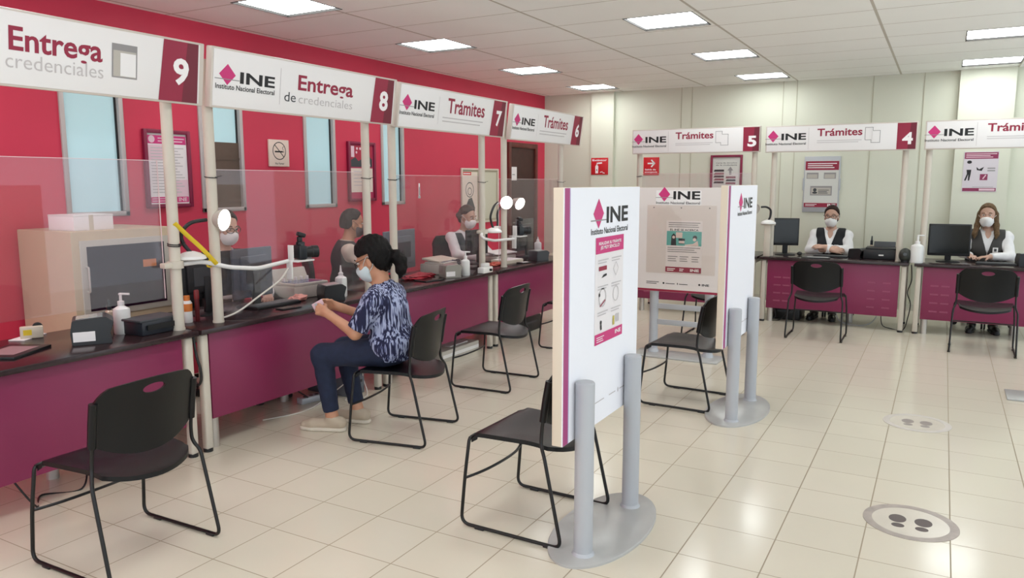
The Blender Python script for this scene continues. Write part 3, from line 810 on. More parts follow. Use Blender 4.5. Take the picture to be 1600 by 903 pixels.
t = wallframe('framed_notice', 0.44, 0.62, 0.03, (LW, 6.40, 1.40), PI / 2, 'magenta framed notice board with two sheets, behind the right pole of sign 8', 'notice', FM)
s = obj('backing', G().box((0, -0.006, 0.31), (0.38, 0.006, 0.56)), mat('rose_backing', (186, 60, 96), 0.6), t)
a = obj('upper_sheet', G().box((0.0, -0.011, 0.47), (0.35, 0.003, 0.22)), mat('crimson_picture', (176, 40, 66), 0.6), s)
T().poly([(-0.17, 0.36), (0.17, 0.36), (0.17, 0.44), (0.13, 0.47), (0.08, 0.42), (0.02, 0.45), (-0.05, 0.42), (-0.1, 0.46), (-0.17, 0.43)]).obj('dark_picture_band', DGREY, a, -0.0132)
T().rect(-0.165, -0.115, 0.46, 0.575).poly([(0.02, 0.37), (0.05, 0.43), (0.09, 0.49), (0.12, 0.44), (0.14, 0.37)]).disc(-0.07, 0.55, 0.014).disc(-0.02, 0.55, 0.014).disc(-0.08, 0.51, 0.013).obj('pale_picture', PINKP, a, -0.0138)
b = obj('lower_sheet', G().box((0.0, -0.011, 0.22), (0.35, 0.003, 0.25)), mat('cream_paper', (232, 218, 204), 0.7), s)
T().lines(-0.13, 0.14, 0.15, 0.33, 5, .25, rag=.5).obj('fine_print', LINK, b, -0.0132)

t = wallframe('pin_board', 0.94, 0.72, 0.025, (LW, 8.80, 1.06), PI / 2, 'cream framed pinboard with sheets and a drawing on the red wall beside the door', 'board', mat('cream_frame', (216, 202, 186), 0.5), 0.025)
s = obj('board_surface', G().box((0, -0.006, 0.36), (0.90, 0.008, 0.68)), mat('olive_grey_board', (176, 168, 146), 0.6), t)
a = obj('left_sheet', G().box((-0.26, -0.012, 0.36), (0.36, 0.003, 0.62)), mat('cream_paper', (232, 218, 204), 0.7), s)
T().rect(-0.43, -0.23, 0.63, 0.67).obj('red_header', SIGNRED, a, -0.0142)
T().lines(-0.42, -0.25, 0.637, 0.663, 1, .5).obj('header_lettering', WINK, a, -0.0148)
T().ring(-0.27, 0.44, 0.1, 0.012, 30).ring(-0.27, 0.42, 0.05, 0.01, 24).poly([(-0.36, 0.08), (-0.2, 0.08), (-0.14, 0.2), (-0.22, 0.34), (-0.3, 0.32), (-0.38, 0.2)]).obj('line_drawing', DGREY, a, -0.0142)
obj('right_sheet', G().box((0.18, -0.012, 0.36), (0.46, 0.003, 0.62)), mat('pale_olive_sheet', (202, 198, 178), 0.7), s)

t = thing('taped_note', 'small white sheet taped to the dark wooden door', 'paper', (XL + 0.0235, 9.71, 1.63), PI / 2)
s = obj('sheet', G().box((0, -0.001, 0.09), (0.15, 0.002, 0.19)), PAPER, t)
T().rect(-0.06, 0.02, 0.07, 0.082).obj('fine_print', GINK, s, -0.0026)

def bsign(x0, x1, z0, z1):
    a, c = bw(x0, z0); b, e = bw(x1, z1); return (a + b) / 2, b - a, c, e - c
x, w, z, h = bsign(-4.725, -4.447, 1.71, 1.963)
t = thing('extinguisher_sign', 'red sign with a fire extinguisher symbol on the cream pilaster', 'sign', (x, YB - 0.072, z), 0)
p = obj('plate', G().box((0, -0.004, h / 2), (w, 0.008, h), 0.003), SIGNRED, t)
k = T().text('Extintor', -w * .42, w * .42, h * .80, h * .92, 0.03)
k.poly([(-.065, .02), (-.02, .02), (-.018, .12), (-.03, .14), (-.055, .14), (-.067, .12)]).line((-.045, .14), (-.035, .165), .014).line((-.045, .165), (.04, .172), .022).line((.01, .035), (.05, .045), .012).line((.05, .03), (.085, .022), .012)
k.obj('symbol', WINK, p, -0.0087); T().poly([(-.052, .06), (-.034, .06), (-.043, .09)]).obj('flame_mark', INK, p, -0.0095)
x, w, z, h = bsign(-3.914, -3.675, 1.70, 1.96)
t = thing('emergency_exit_sign', 'red sign with a white arrow on the cream wall', 'sign', (x, YB - 0.001, z), 0)
p = obj('plate', G().box((0, -0.004, h / 2), (w, 0.008, h), 0.003), SIGNRED, t)
T().text('Salida de', -w * .40, w * .30, h * .27, h * .36, 0.03).text('emergencia', -w * .42, w * .40, h * .12, h * .21, 0.03).line((-.055, h * .66), (.045, h * .66), .02).line((.0, h * .66 + .05), (.052, h * .66 - .004), .02).line((.0, h * .66 - .05), (.052, h * .66 + .004), .02).obj('symbol', WINK, p, -0.0087)

x, w, z, h = bsign(-2.915, -2.47, 1.30, 1.975)
t = wallframe('framed_notice', w, h, 0.03, (x, YB - 0.001, z), 0, 'dark red framed notice with an upward arrow, on the cream wall above a partition', 'notice', FM)
s = obj('notice_sheet', G().box((0, -0.008, h / 2), (w - .05, 0.006, h - .05)), mat('cool_white_sheet', (214, 214, 208), 0.6), t)
T().text('Carta de derechos', -w * .33, w * .33, h * .825, h * .85, 0.01).text('de la ciudadanía', -w * .33, w * .33, h * .78, h * .805, 0.01).obj('lettering', DGREY, s, -0.0115)
kk = T(); rr = T()
for i in range(5):
    (rr if i % 2 else kk).poly([(-.16 + .01 * (i % 2), h * .70 - i * .04), (-.03, h * .70 - i * .04), (-.03, h * .70 - i * .04 - .028), (-.17, h * .70 - i * .04 - .028)])
    (kk if i % 2 else rr).poly([(.0 + .01 * (i % 2), h * .56 - i * .04), (.13, h * .56 - i * .04), (.13, h * .56 - i * .04 - .028), (-.005, h * .56 - i * .04 - .028)])
kk.obj('dark_tile', mat('charcoal_print', (52, 44, 48), 0.5), s, -0.0115); rr.obj('red_tile', mat('dull_rose_print', (138, 70, 78), 0.5), s, -0.0115)
T().poly([(.055, h * .76), (.095, h * .68), (.07, h * .68), (.07, h * .59), (.04, h * .59), (.04, h * .68), (.015, h * .68)]).obj('arrow', GINK, s, -0.0115)

x, w, z, h = bsign(-1.655, -1.205, 1.20, 1.935)
t = thing('notice_holder', 'grey notice holder with a card drawing sheet above the woman with crossed arms', 'notice', (x, YB - 0.001, z), 0)
obj('holder', G().box((0, -0.01, h / 2), (w, 0.02, h), 0.004).box((-w / 2, -0.013, h * .5), (0.02, 0.03, h * .22), .004).box((w / 2, -0.013, h * .5), (0.02, 0.03, h * .22), .004), GREYPAINT, t)
s = obj('notice_sheet', G().box((0, -0.0215, h * .505), (w - .03, 0.003, h * .83)), mat('cool_white_sheet', (214, 214, 208), 0.6), t)
T().rect(-w * .46, w * .46, h * .755, h * .915).rect(-w * .46, w * .46, h * .09, h * .165).obj('colour_band', BURG, s, -0.0236)
T().lines(-w * .4, w * .4, h * .78, h * .89, 3, .4, rag=.2).lines(-w * .42, -w * .1, h * .105, h * .15, 2, .4).text('INE', w * .2, w * .42, h * .105, h * .15, .03).obj('band_lettering', WINK, s, -0.0242)
gk = T(); gl = T()
for a in (-.42, .06): gk.rect(w * a, w * (a + .33), h * .6, h * .71)
gk.rect(-w * .3, w * .3, h * .30, h * .47)
gl.rect(-w * .27, w * .27, h * .32, h * .44).rect(-w * .4, -w * .12, h * .61, h * .68).rect(w * .08, w * .36, h * .61, h * .68)
gk.obj('card_outline', GINK, s, -0.0236); gl.obj('card_field', LGREY, s, -0.0242)
T().disc(-w * .17, h * .4, w * .05, h * .03).disc(-w * .17, h * .35, w * .07, h * .02).lines(-w * .08, w * .22, h * .33, h * .41, 3, .4).obj('card_details', DGREY, s, -0.0248)

x, w, z, h = bsign(0.185, 0.545, 1.48, 1.96)
t = thing('wall_poster', 'pale poster with a drawn figure on the pilaster under the sign cut by the frame', 'poster', (x, YB - 0.102, z), 0)
s = obj('sheet', G().box((0, -0.001, h / 2), (w, 0.002, h)), mat('pale_lilac_paper', (214, 206, 212), 0.6), t)
T().rect(-w * .48, w * .48, h * .82, h * .98).rect(-w * .48, w * .48, h * .015, h * .095).rect(-.0, w * .22, h * .29, h * .44).obj('colour_band', mat('plum_print', (140, 44, 84), 0.5), s, -0.0026)
T().lines(-w * .44, w * .44, h * .84, h * .96, 3, .45, rag=.3).line((.03, h * .32), (.06, h * .42), .012).rect(0, w * .45, h * .03, h * .08).obj('band_lettering', PINKP, s, -0.0032)
T().disc(-w * .33, h * .74, w * .07, h * .04).poly([(-w * .40, h * .55), (-w * .26, h * .55), (-w * .27, h * .45), (-w * .30, h * .28), (-w * .34, h * .28), (-w * .34, h * .43), (-w * .40, h * .28), (-w * .45, h * .28), (-w * .38, h * .45)]).poly([(-w * .12, h * .62), (-w * .04, h * .56), (w * .1, h * .62), (w * .04, h * .52), (-w * .1, h * .54)]).obj('drawn_figure', INK, s, -0.0026)
T().rect(w * .2, w * .42, h * .57, h * .6).rect(w * .2, w * .42, h * .51, h * .54).lines(-w * .2, w * .4, h * .11, h * .13, 1, .5).obj('drawn_lines', GINK, s, -0.0026)

# ------------------------------------------------------------------ floor decals
def decal(x, y, rot, label, worn):
    t = thing('floor_decal', label, 'floor sticker', (x, y, 0.0), rot, 'round floor stickers')
    R = Matrix.Rotation(0, 3, 'X')
    a = obj('film', G().cyl((0, 0, 0), 0.205, 0.0012, 48), DECAL, t)
    g = G(); ring = [[(r * math.cos(k * 2 * PI / 48), r * math.sin(k * 2 * PI / 48), z) for k in range(48)] for r, z in ((0.205, 0.0005), (0.205, 0.0018), (0.165, 0.0018), (0.165, 0.0005))]
    g.ring_loft([[Vector(p) for p in r] for r in ring], True)
    obj('outer_ring', g, DECALR if not worn else mat('faded_decal_ring', (206, 198, 190), .4), a)
    for s in (-1, 1):
        g = G()
        for cx, cy, rx, ry in ((s * 0.055, 0.018, 0.038, 0.048), (s * 0.05, -0.062, 0.028, 0.024)):
            g.ring_loft([[Vector((cx + rx * math.cos(k * 2 * PI / 20), cy + ry * math.sin(k * 2 * PI / 20), z)) for k in range(20)] for z in (0.001, 0.0019)])
        obj('footprint', g, SOLE_INK if not worn else mat('faded_footprint_ink', (150, 140, 134), .5), a)
    return t
decal(-0.035, 3.93, 0.0, 'round floor sticker with two dark footprints, nearer to the camera', False)
decal(-0.055, 5.65, 0.0, 'faded round floor sticker with footprints, farther from the camera', True)

# ------------------------------------------------------------------ small counter things
def bottle(x, y, label, h=0.19, r=0.042, z=0.75, pump=True, m=None):
    t = thing('sanitizer_bottle', label, 'bottle', (x, y, z), 0.6, 'white sanitizer bottles')
    hb = h * 0.66
    obj('body', G().lathe([(r * .92, 0), (r, 0.006), (r, hb * .82), (r * .94, hb * .92), (r * .5, hb), (r * .34, hb + .006), (r * .34, hb + .012)], seg=24), m or BOTTLE, t)
    if pump:
        obj('pump_cap', G().lathe([(r * .40, hb + .008), (r * .40, hb + .03), (r * .16, hb + .034), (r * .16, h - .014), (0, h - .014)], seg=16).tube([(0, 0, h - .008), (r * 1.1, 0, h - .010)], 0.006, 8).ball((0, 0, h - .010), (.012, .012, .008), seg=10), WHITEP, t)
    else:
        obj('nozzle', G().lathe([(r * .42, hb + .008), (r * .42, hb + .022), (r * .2, hb + .03), (r * .1, h), (0, h)], seg=16), WHITEP, t)
    return t
bottle(-4.02, 2.655, 'white pump sanitizer bottle beside the black printer box on counter 9', 0.235, 0.045)
bottle(-3.90, 4.345, 'white squeeze bottle beside the seated woman, on counter 8', 0.235, 0.044, pump=False)
bottle(-3.79, 5.90, 'tall white pump bottle on counter 7 by the grey reader', 0.225, 0.04)
bottle(-3.93, 7.62, 'small white bottle on counter 6 under the dark monitor', 0.17, 0.04, 0.825, pump=False)
bottle(-0.205, 9.13, 'big white pump bottle on the desk between signs 4 and 3', 0.30, 0.062)

def reader(x, y, rz, label, s=1.0, body=None, lw=0.15, paper=True):
    """fingerprint reader: wedge block with slanted window"""
    t = thing('fingerprint_reader', label, 'scanner', (x, y, 0.75), rz, 'desktop fingerprint readers')
    body = body or BLACKP
    poly = [(-.08, 0), (.085, 0), (.07, .04), (.095, .10), (.06, .125), (-.075, .115), (-.085, .06)]
    g = G().prism([(a * s, b * s) for a, b in poly], -lw / 2, lw / 2)
    es = [e for e in g.bm.edges]; bmesh.ops.bevel(g.bm, geom=es, offset=0.004, segments=2, affect='EDGES')
    obj('housing', g, body, t)
    obj('window', G().box((-.005 * s, 0, .1215 * s), (.11 * s, lw * .7, .003), rot=Matrix.Rotation(-0.075, 3, 'Y')), mat('pale_glass_plate', (168, 172, 170), 0.1), t)
    if paper: obj('side_label', G().box((-.03 * s, -lw / 2 - .0012, .04 * s), (.09 * s, .002, .045 * s)), PAPER, t)
    return t
reader(-3.95, 2.43, 1.0, 'black fingerprint reader with a white side label on counter 9', 1.15, mat('graphite_plastic', (46, 47, 50), .45), 0.18)
reader(-3.86, 4.19, 1.1, 'black fingerprint reader in front of the seated woman on counter 8', 0.95, BLACKP, 0.17, False)
reader(-3.84, 5.72, 1.0, 'light grey fingerprint reader beside the pump bottle on counter 7', 0.95, mat('warm_grey_plastic', (150, 146, 138), .45), 0.16)
reader(-3.84, 7.46, 1.0, 'dark grey fingerprint reader on counter 6 by the foreground partition', 0.9, DGREY, 0.20, False)
reader(-0.80, 9.42, -0.4, 'black fingerprint reader left of the printer on counter 4', 0.9, BLACKP, 0.16, False)
reader(0.78, 9.30, 0.3, 'black reader at the right picture edge on the desk of counter 3', 1.1, BLACKP, 0.10, False)

def monitor(x, y, rz, label, w=0.44, h=0.30, zc=1.02, back=False, m=None):
    t = thing('monitor', label, 'monitor', (x, y, 0.75), rz, 'computer monitors')
    m = m or BLACKP; z = zc - 0.75
    obj('base', G().lathe([(.115, 0), (.115, .008), (.09, .016), (.0, .018)], seg=28), BLACKP, t)
    obj('stand', G().box((0, .03, z / 2), (.06, .03, z), .006), BLACKP, t)
    b = obj('screen_case', G().box((0, 0, z), (w, .028, h), .008).box((0, .022, z), (w * .7, .03, h * .7), .012), m, t)
    obj('screen', G().box((0, -.0145, z + .008), (w - .03, .003, h - .045)), SCREEN, b)
    obj('back_vent', G().box((0, .038, z), (w * .5, .003, h * .4)), DGREY, b)
    return t
# rz: screen (local -y) faces the clerk
monitor(-4.16, 3.34, -PI / 2 - 0.1, 'black monitor seen from behind, between the poles of signs 9 and 8', 0.40, 0.30, 1.0)
monitor(-4.12, 3.70, -PI / 2 + 0.05, 'dark grey backed monitor behind the acrylic on counter 8', 0.36, 0.34, 0.985, m=mat('blue_grey_plastic', (70, 76, 88), 0.45))
monitor(-4.28, 5.56, -PI / 2 + 0.15, 'large slate grey monitor back on counter 7 behind the seated woman', 0.56, 0.36, 0.99, m=MGREY)
monitor(-4.20, 7.80, -PI / 2 + 0.1, 'dark monitor back on counter 6 near the foreground partition', 0.50, 0.36, 1.0, m=mat('charcoal_plastic', (56, 58, 58), 0.4))
monitor(-4.24, 6.82, -PI / 2 - 0.1, 'dark monitor in front of the clerk in the white mask on counter 7', 0.36, 0.26, 0.98)
monitor(-1.59, 9.44, 0.25, 'black monitor on the left of counter 4', 0.29, 0.32, 1.02)
monitor(0.085, 9.42, 0.10, 'black monitor on the left of the desk of counter 3', 0.40, 0.34, 0.985)

def slab(name, label, cat, x, y, rz, sx, sy, sz, m, z=0.75, bev=0.003, extra=None, group=None):
    t = thing(name, label, cat, (x, y, z), rz, group)
    b = obj('body', G().box((0, 0, sz / 2), (sx, sy, sz), bev), m, t)
    if extra: extra(t, b)
    return t
def ex_sheet(t, b):
    obj('sheet', G().box((0.0, 0.0, 0.0155), (0.15, 0.2, 0.001)), mat('pale_pink_sheet', (150, 120, 124), .5), b)
slab('folder', 'black folder with a clear sleeve at the left edge of counter 9', 'folder', -4.03, 2.06, 0.5, 0.22, 0.30, 0.015, BLACKP, extra=ex_sheet)
slab('paper_card', 'white paper slip lying on counter 9 near the left picture edge', 'paper', -4.38, 2.33, 0.5, 0.09, 0.20, 0.002, PAPER)
def ex_tape(t, b):
    obj('tape_roll', G().cyl((0.03, 0.028, 0.055), 0.026, 0.02, 20, Matrix.Rotation(PI / 2, 3, 'X')), BLACKP, t)
    obj('yellow_mark', G().box((-0.02, -0.0245, 0.035), (0.04, 0.002, 0.03)), YELLOW, b)
slab('tape_dispenser', 'cream box with a yellow mark and tape roll on counter 9', 'dispenser', -4.34, 2.33, 1.1, 0.11, 0.048, 0.065, BEIGEP, bev=0.006, extra=ex_tape)
def ex_print(t, b):
    obj('lid', G().box((0, 0, 0.083), (0.27, 0.17, 0.014), 0.005), DGREY, b)
    obj('paper_slot', G().box((0, -0.0955, 0.045), (0.2, 0.004, 0.03)), mat('deep_black_slot', (8, 8, 9), .5), b)
slab('receipt_printer', 'black boxy device beside the pole of sign 9 on counter 9', 'printer', -3.92, 2.765, PI / 2 + 0.05, 0.25, 0.17, 0.08, mat('blue_black_plastic', (34, 38, 46), .4), bev=0.008, extra=ex_print)
def ex_print4(t, b):
    obj('scanner_lid', G().box((0, 0.0, 0.118), (0.32, 0.26, 0.02), 0.005), BLACKP, b)
    obj('paper_tray', G().box((0.02, 0.10, 0.15), (0.22, 0.02, 0.07), 0.004, Matrix.Rotation(-0.5, 3, 'X')), DGREY, b)
    obj('badge', G().box((0.0, -0.152, 0.05), (0.05, 0.003, 0.015)), WHITEP, b)
slab('printer', 'wide black printer on the right of counter 4', 'printer', -0.56, 9.46, 0.02, 0.36, 0.30, 0.11, BLACKP, bev=0.01, extra=ex_print4)
def drop_bottle(x, y, label, z=0.75, m=CAMB, h=0.12):
    t = thing('dropper_bottle', label, 'bottle', (x, y, z))
    obj('glass', G().lathe([(.022, 0), (.024, .004), (.024, h * .5), (.012, h * .58), (.012, h * .62)], seg=18), mat('amber_clear_plastic', (190, 170, 150), .2), t)
    obj('cap', G().lathe([(.015, h * .58), (.015, h * .78), (.009, h * .8), (.006, h), (0, h)], seg=14), m, t)
    return t
drop_bottle(-4.36, 2.80, 'small dropper bottle with a black cap behind the reader on counter 9', h=0.15)
drop_bottle(-0.68, 9.62, 'small dropper bottle behind the printer on counter 4', h=0.24)
t = thing('spray_can', 'orange and white spray can between the poles of signs 9 and 8', 'can', (-3.99, 3.065, 0.75))
obj('can', G().lathe([(.027, 0), (.029, .005), (.029, .12), (.02, .135), (.0, .137)], seg=20), WHITEP, t)
obj('label_band', G().lathe([(.0295, .07), (.0297, .072), (.0297, .115), (.0295, .117)], seg=20), ORANGE, t)
obj('cap', G().lathe([(.018, .135), (.018, .165), (.0, .167)], seg=16), ORANGE, t)
t = thing('marker_tube', 'slim dark red tube standing beside the orange spray can', 'tube', (-3.97, 3.12, 0.75))
obj('tube_body', G().lathe([(.012, 0), (.014, .004), (.014, .17), (.010, .175), (0, .176)], seg=16), mat('dark_red_plastic', (96, 22, 28), .4), t)
obj('tube_cap', G().lathe([(.0148, .14), (.0152, .142), (.0152, .19), (.012, .195), (0, .196)], seg=16), mat('darker_red_cap', (120, 30, 34), .4), t)

# document scanner with raised lid (counter 8) and a second one on counter 7
def flatbed(x, y, rz, label, lid_up=True):
    t = thing('document_scanner', label, 'scanner', (x, y, 0.75), rz, 'flatbed document scanners')
    b = obj('housing', G().box((0, 0, .045), (.34, .27, .09), .01).box((0, -.02, .10), (.32, .22, .02), .006), LGREY, t)
    obj('glass_bed', G().box((0, -.02, .1115), (.26, .15, .003)), BLUEG, b)
    g = G()
    for k in range(5): g.box((-.11 + k * .055, .055, .125), (.01, .03, .03), .002)
    obj('feed_guides', g, WHITEP, b)
    if lid_up:
        obj('lid', G().box((0, .125, .145), (.32, .025, .12), .01, Matrix.Rotation(-.45, 3, 'X')), LGREY, t)
    else:
        obj('lid', G().box((0, .02, .125), (.32, .20, .02), .006, Matrix.Rotation(.12, 3, 'X')), BEIGEP, t)
    return t
flatbed(-4.20, 4.23, PI / 2 - .1, 'grey document scanner with raised lid and blue glass on counter 8')
flatbed(-4.22, 5.98 - .35, PI / 2, 'pale document scanner with a closed lid on counter 7', False).location = (-4.12, 6.12 - .12, 0.75)
t = thing('crumpled_paper', 'crumpled salmon pink paper lying beside the document scanner', 'paper', (-4.02, 4.02, 0.75))
g = G(); 
bmesh.ops.create_icosphere(g.bm, subdivisions=3, radius=1.0)
for v in g.bm.verts:
    n = mnoise.noise(v.co * 2.2) * .5 + mnoise.noise(v.co * 5) * .3
    v.co *= (1 + n); v.co = Vector((v.co.x * .04, v.co.y * .075, max(v.co.z, -.75) * .028 + .021))
obj('sheet', g, PINKC, t)
slab('phone', 'dark phone lying on counter 8 near the edge', 'phone', -3.83, 3.74, 1.45, 0.16, 0.08, 0.010, BLACKP, bev=.004, extra=lambda t, b: obj('phone_screen', G().box((0, 0, .0105), (.145, .07, .001)), SCREEN, b))
slab('keyboard', 'black keyboard in front of the hidden clerk on counter 8', 'keyboard', -4.02, 3.78, PI / 2, 0.40, 0.14, 0.018, BLACKP, extra=lambda t, b: obj('keys', G().box((0, 0, .020), (.38, .12, .006), .002), DGREY, b))
slab('tablet', 'flat black tablet with a pale edge on counter 7', 'tablet', -3.86, 5.42, 1.4, 0.22, 0.15, 0.012, BLACKP, bev=.004, extra=lambda t, b: obj('glass', G().box((0, 0, .0125), (.20, .13, .001)), SCREEN, b))
def cloth(x, y, label, m, sx, sy, sz, seed):
    t = thing('folded_cloth', label, 'cloth', (x, y, 0.75))
    g = G(); bmesh.ops.create_icosphere(g.bm, subdivisions=4, radius=1.0)
    for v in g.bm.verts:
        n = mnoise.noise(v.co * 2.5 + Vector((seed, 0, 0))) * .45 + mnoise.noise(v.co * 6) * .2
        v.co *= 1 + n; v.co = Vector((v.co.x * sx, v.co.y * sy, max(v.co.z, -.6) * sz + .6 * sz))
    obj('cloth_body', g, m, t); return t
cloth(-4.02, 5.50, 'crumpled dark red cloth on counter 7 before the grey monitor', REDC, .07, .20, .03, 3)
cloth(-3.99, 6.76, 'orange red papers bundle on counter 6 below the camera', mat('orange_red_paper', (186, 84, 66), .7), .07, .14, .02, 9)
slab('paper_stack', 'stack of papers in front of the scanner on counter 6', 'papers', -4.02, 7.08, PI / 2 - .1, 0.30, 0.21, 0.035, BEIGEP, bev=.002, extra=lambda t, b: obj('top_sheet', G().box((.01, .005, .036), (.29, .2, .002), rot=Matrix.Rotation(.1, 3, 'Z')), PAPER, b))
slab('desk_scale', 'pale flat device with an overhanging lid on counter 6', 'device', -4.20, 7.22, PI / 2 - .1, 0.36, 0.20, 0.06, LGREY, bev=.008, extra=lambda t, b: obj('lid_plate', G().box((0, -.01, .095), (.38, .2, .012), .004, Matrix.Rotation(.1, 3, 'X')).box((-.1, .03, .075), (.03, .05, .04)).box((.1, .03, .075), (.03, .05, .04)), WHITEP, b))
slab('stand_box', 'dark low box under the small white bottle on counter 6', 'box', -3.94, 7.63, PI / 2, 0.12, 0.12, 0.075, DGREY, bev=.006, extra=lambda t, b: obj('box_lid', G().box((0, 0, .071), (.126, .126, .006), .002), BLACKP, b))
slab('business_card_tray', 'flat dark wallet on counter 6 beside the pole', 'wallet', -3.83, 7.10, 1.3, 0.13, 0.09, 0.012, BLACKP, extra=lambda t, b: obj('card', G().box((.01, 0, .0125), (.085, .054, .001)), PAPER, b))
t = thing('mug', 'dark mug with a pale rim behind the sanitizer bottle on counter 7', 'mug', (-4.02, 5.93 + .16, 0.75))
obj('cup', G().lathe([(.034, 0), (.038, .004), (.042, .12), (.038, .12), (.034, .02), (0, .012)], seg=24), mat('plum_glaze', (58, 40, 56), .3), t)
obj('handle', G().tube([(.04, 0, .09), (.065, 0, .085), (.068, 0, .05), (.04, 0, .03)], .006, 8), mat('plum_glaze', (58, 40, 56)), t)

# back desks
slab('folder', 'dark folder lying at the front of counter 4', 'folder', -1.21, 9.17, 0.1, 0.30, 0.18, 0.012, BLACKP, extra=lambda t, b: obj('sheet', G().box((.02, 0, .0125), (.22, .12, .001)), mat('grey_sheet', (140, 140, 140), .5), b))
slab('keyboard', 'black keyboard in front of the woman with crossed arms', 'keyboard', -1.08, 9.38, 0, 0.36, 0.12, 0.018, BLACKP, extra=lambda t, b: obj('keys', G().box((0, 0, .020), (.34, .1, .006), .002), DGREY, b))
slab('keyboard', 'black keyboard in front of the woman with the name badge', 'keyboard', 0.55, 9.32, 0.03, 0.42, 0.13, 0.018, BLACKP, extra=lambda t, b: obj('keys', G().box((0, 0, .020), (.40, .11, .006), .002), DGREY, b))
def mouse(x, y, label):
    t = thing('computer_mouse', label, 'mouse', (x, y, 0.75))
    obj('shell', G().ball((0, 0, .012), (.03, .05, .022), seg=18), BLACKP, t)
    obj('wheel', G().cyl((-.004, -.025, .030), .008, .008, 12, Matrix.Rotation(PI / 2, 3, 'Y')), DGREY, t)
    for o in t.children: pass
    t.location.z = .761
    return t
mouse(-1.42, 9.40, 'black mouse right of the monitor on counter 4')
t = thing('webcam', 'dark oval webcam pod between the desks of signs 4 and 3', 'camera', (-0.315, 9.14, 0.75))
obj('pod', G().ball((0, 0, .075), (.062, .05, .078), seg=24), mat('dark_olive_plastic', (44, 46, 42), .4), t)
obj('foot', G().cyl((0, 0, 0), .04, .02, 20), BLACKP, t)
obj('lens_ring', G().cyl((0, -.047, .09), .018, .008, 16, Matrix.Rotation(PI / 2, 3, 'X')), LENS, t)

# filing cabinet, carton, tinted cabinet
t = thing('filing_cabinet', 'beige metal cabinet with a smoked glass door against the red wall', 'cabinet', (-5.08, 3.22, 0), 0)
obj('carcass', G().box((0, 0, 0.655), (0.60, 0.74, 1.27), 0.006), CABM, t)
obj('plinth', G().box((0, 0, 0.02), (0.56, 0.70, 0.04)), DGREY, t)
df = obj('door', G().box((0.306, 0.0, 0.98), (0.014, 0.64, 0.50), 0.003), LGREY, t)
obj('smoked_pane', G().box((0.3145, 0.0, 0.98), (0.004, 0.56, 0.42)), SMOKED, df)
obj('orange_tag', G().box((0.3175, 0.16, 1.05), (0.002, 0.10, 0.05)), ORANGE, df)
obj('handle', G().tube(fillet([(0.313, -0.29, 0.9), (0.34, -0.29, 0.9), (0.34, -0.29, 1.06), (0.313, -0.29, 1.06)], .01), .006), ALU, df)
for k in range(2):
    dr = obj('drawer', G().box((0.306, 0.0, 0.22 + k * .30), (0.014, 0.68, 0.28), 0.003), CABM, t)
    obj('handle', G().box((0.318, 0, 0.30 + k * .30), (0.012, 0.14, 0.018), .003), ALU, dr)
    obj('label_holder', G().box((0.3145, 0, 0.25 + k * .3), (.003, .09, .04)), PAPER, dr)
t = thing('carton', 'low white cardboard box lying on top of the beige cabinet', 'box', (-4.98, 3.05, 1.29), 0.05)
obj('carton_body', G().box((0, 0, .05), (.26, .28, .10), .003), PAPER, t)
obj('carton_lid', G().box((0, 0, .096), (.262, .282, .012), .003), WHITEP, t)
obj('tape_strip', G().box((0.131, -0.02, .05), (.002, .03, .10)), BEIGEP, t)

# ------------------------------------------------------------------ lamps and cameras on pole brackets
def desk_lamp(loc, label, base_pts, head, aim, group='bracket lamps', recess=0.0, dish=True):
    """gooseneck lamp clamped on a pole; all coordinates relative to loc"""
    t = thing('gooseneck_lamp', label, 'lamp', loc, 0, group)
    b = Vector(base_pts[0])
    if dish:
        obj('lamp_base', G().lathe([(.07, 0), (.085, .006), (.08, .022), (.05, .04), (.02, .05), (0, .05)], b, 28), WHITEP, t)
    obj('gooseneck', G().tube(spline([b + Vector((0, 0, .04))] + base_pts[1:], 8), .0115, 10), BLACKP, t)
    aim = Vector(aim).normalized(); q = Vector((0, 0, 1)).rotation_difference(aim).to_matrix()
    hd = obj('lamp_shade', G().lathe([(.0, -.075), (.022, -.07), (.03, -.05), (.05, -.02), (.066, .02), (.068, .03), (.064, .03), (.06, .02)], head, 28, q), LGREY, t)
    obj('lamp_glow', G().lathe([(.062 - recess * .4, .022 - recess), (.05 - recess * .3, .034 - recess * 1.3), (.025, .042 - recess * 1.5), (0, .044 - recess * 1.5)], head, 28, q), DGLOW, hd)
    return t
def bracket(loc, label, pts, pole, cam_at=None):
    t = thing('camera_bracket', label, 'bracket', loc, 0, 'pole mounted arms')
    obj('clamp', G().lathe([(.036, -.022), (.045, -.02), (.045, .02), (.036, .022)], pole, 24).box((pole[0] - 0.0, pole[1] - .055, pole[2]), (.05, .06, .03), .006), POLE, t)
    obj('arm', G().tube(fillet(pts, .05, 8), .0135, 12), WHITEP, t)
    return t
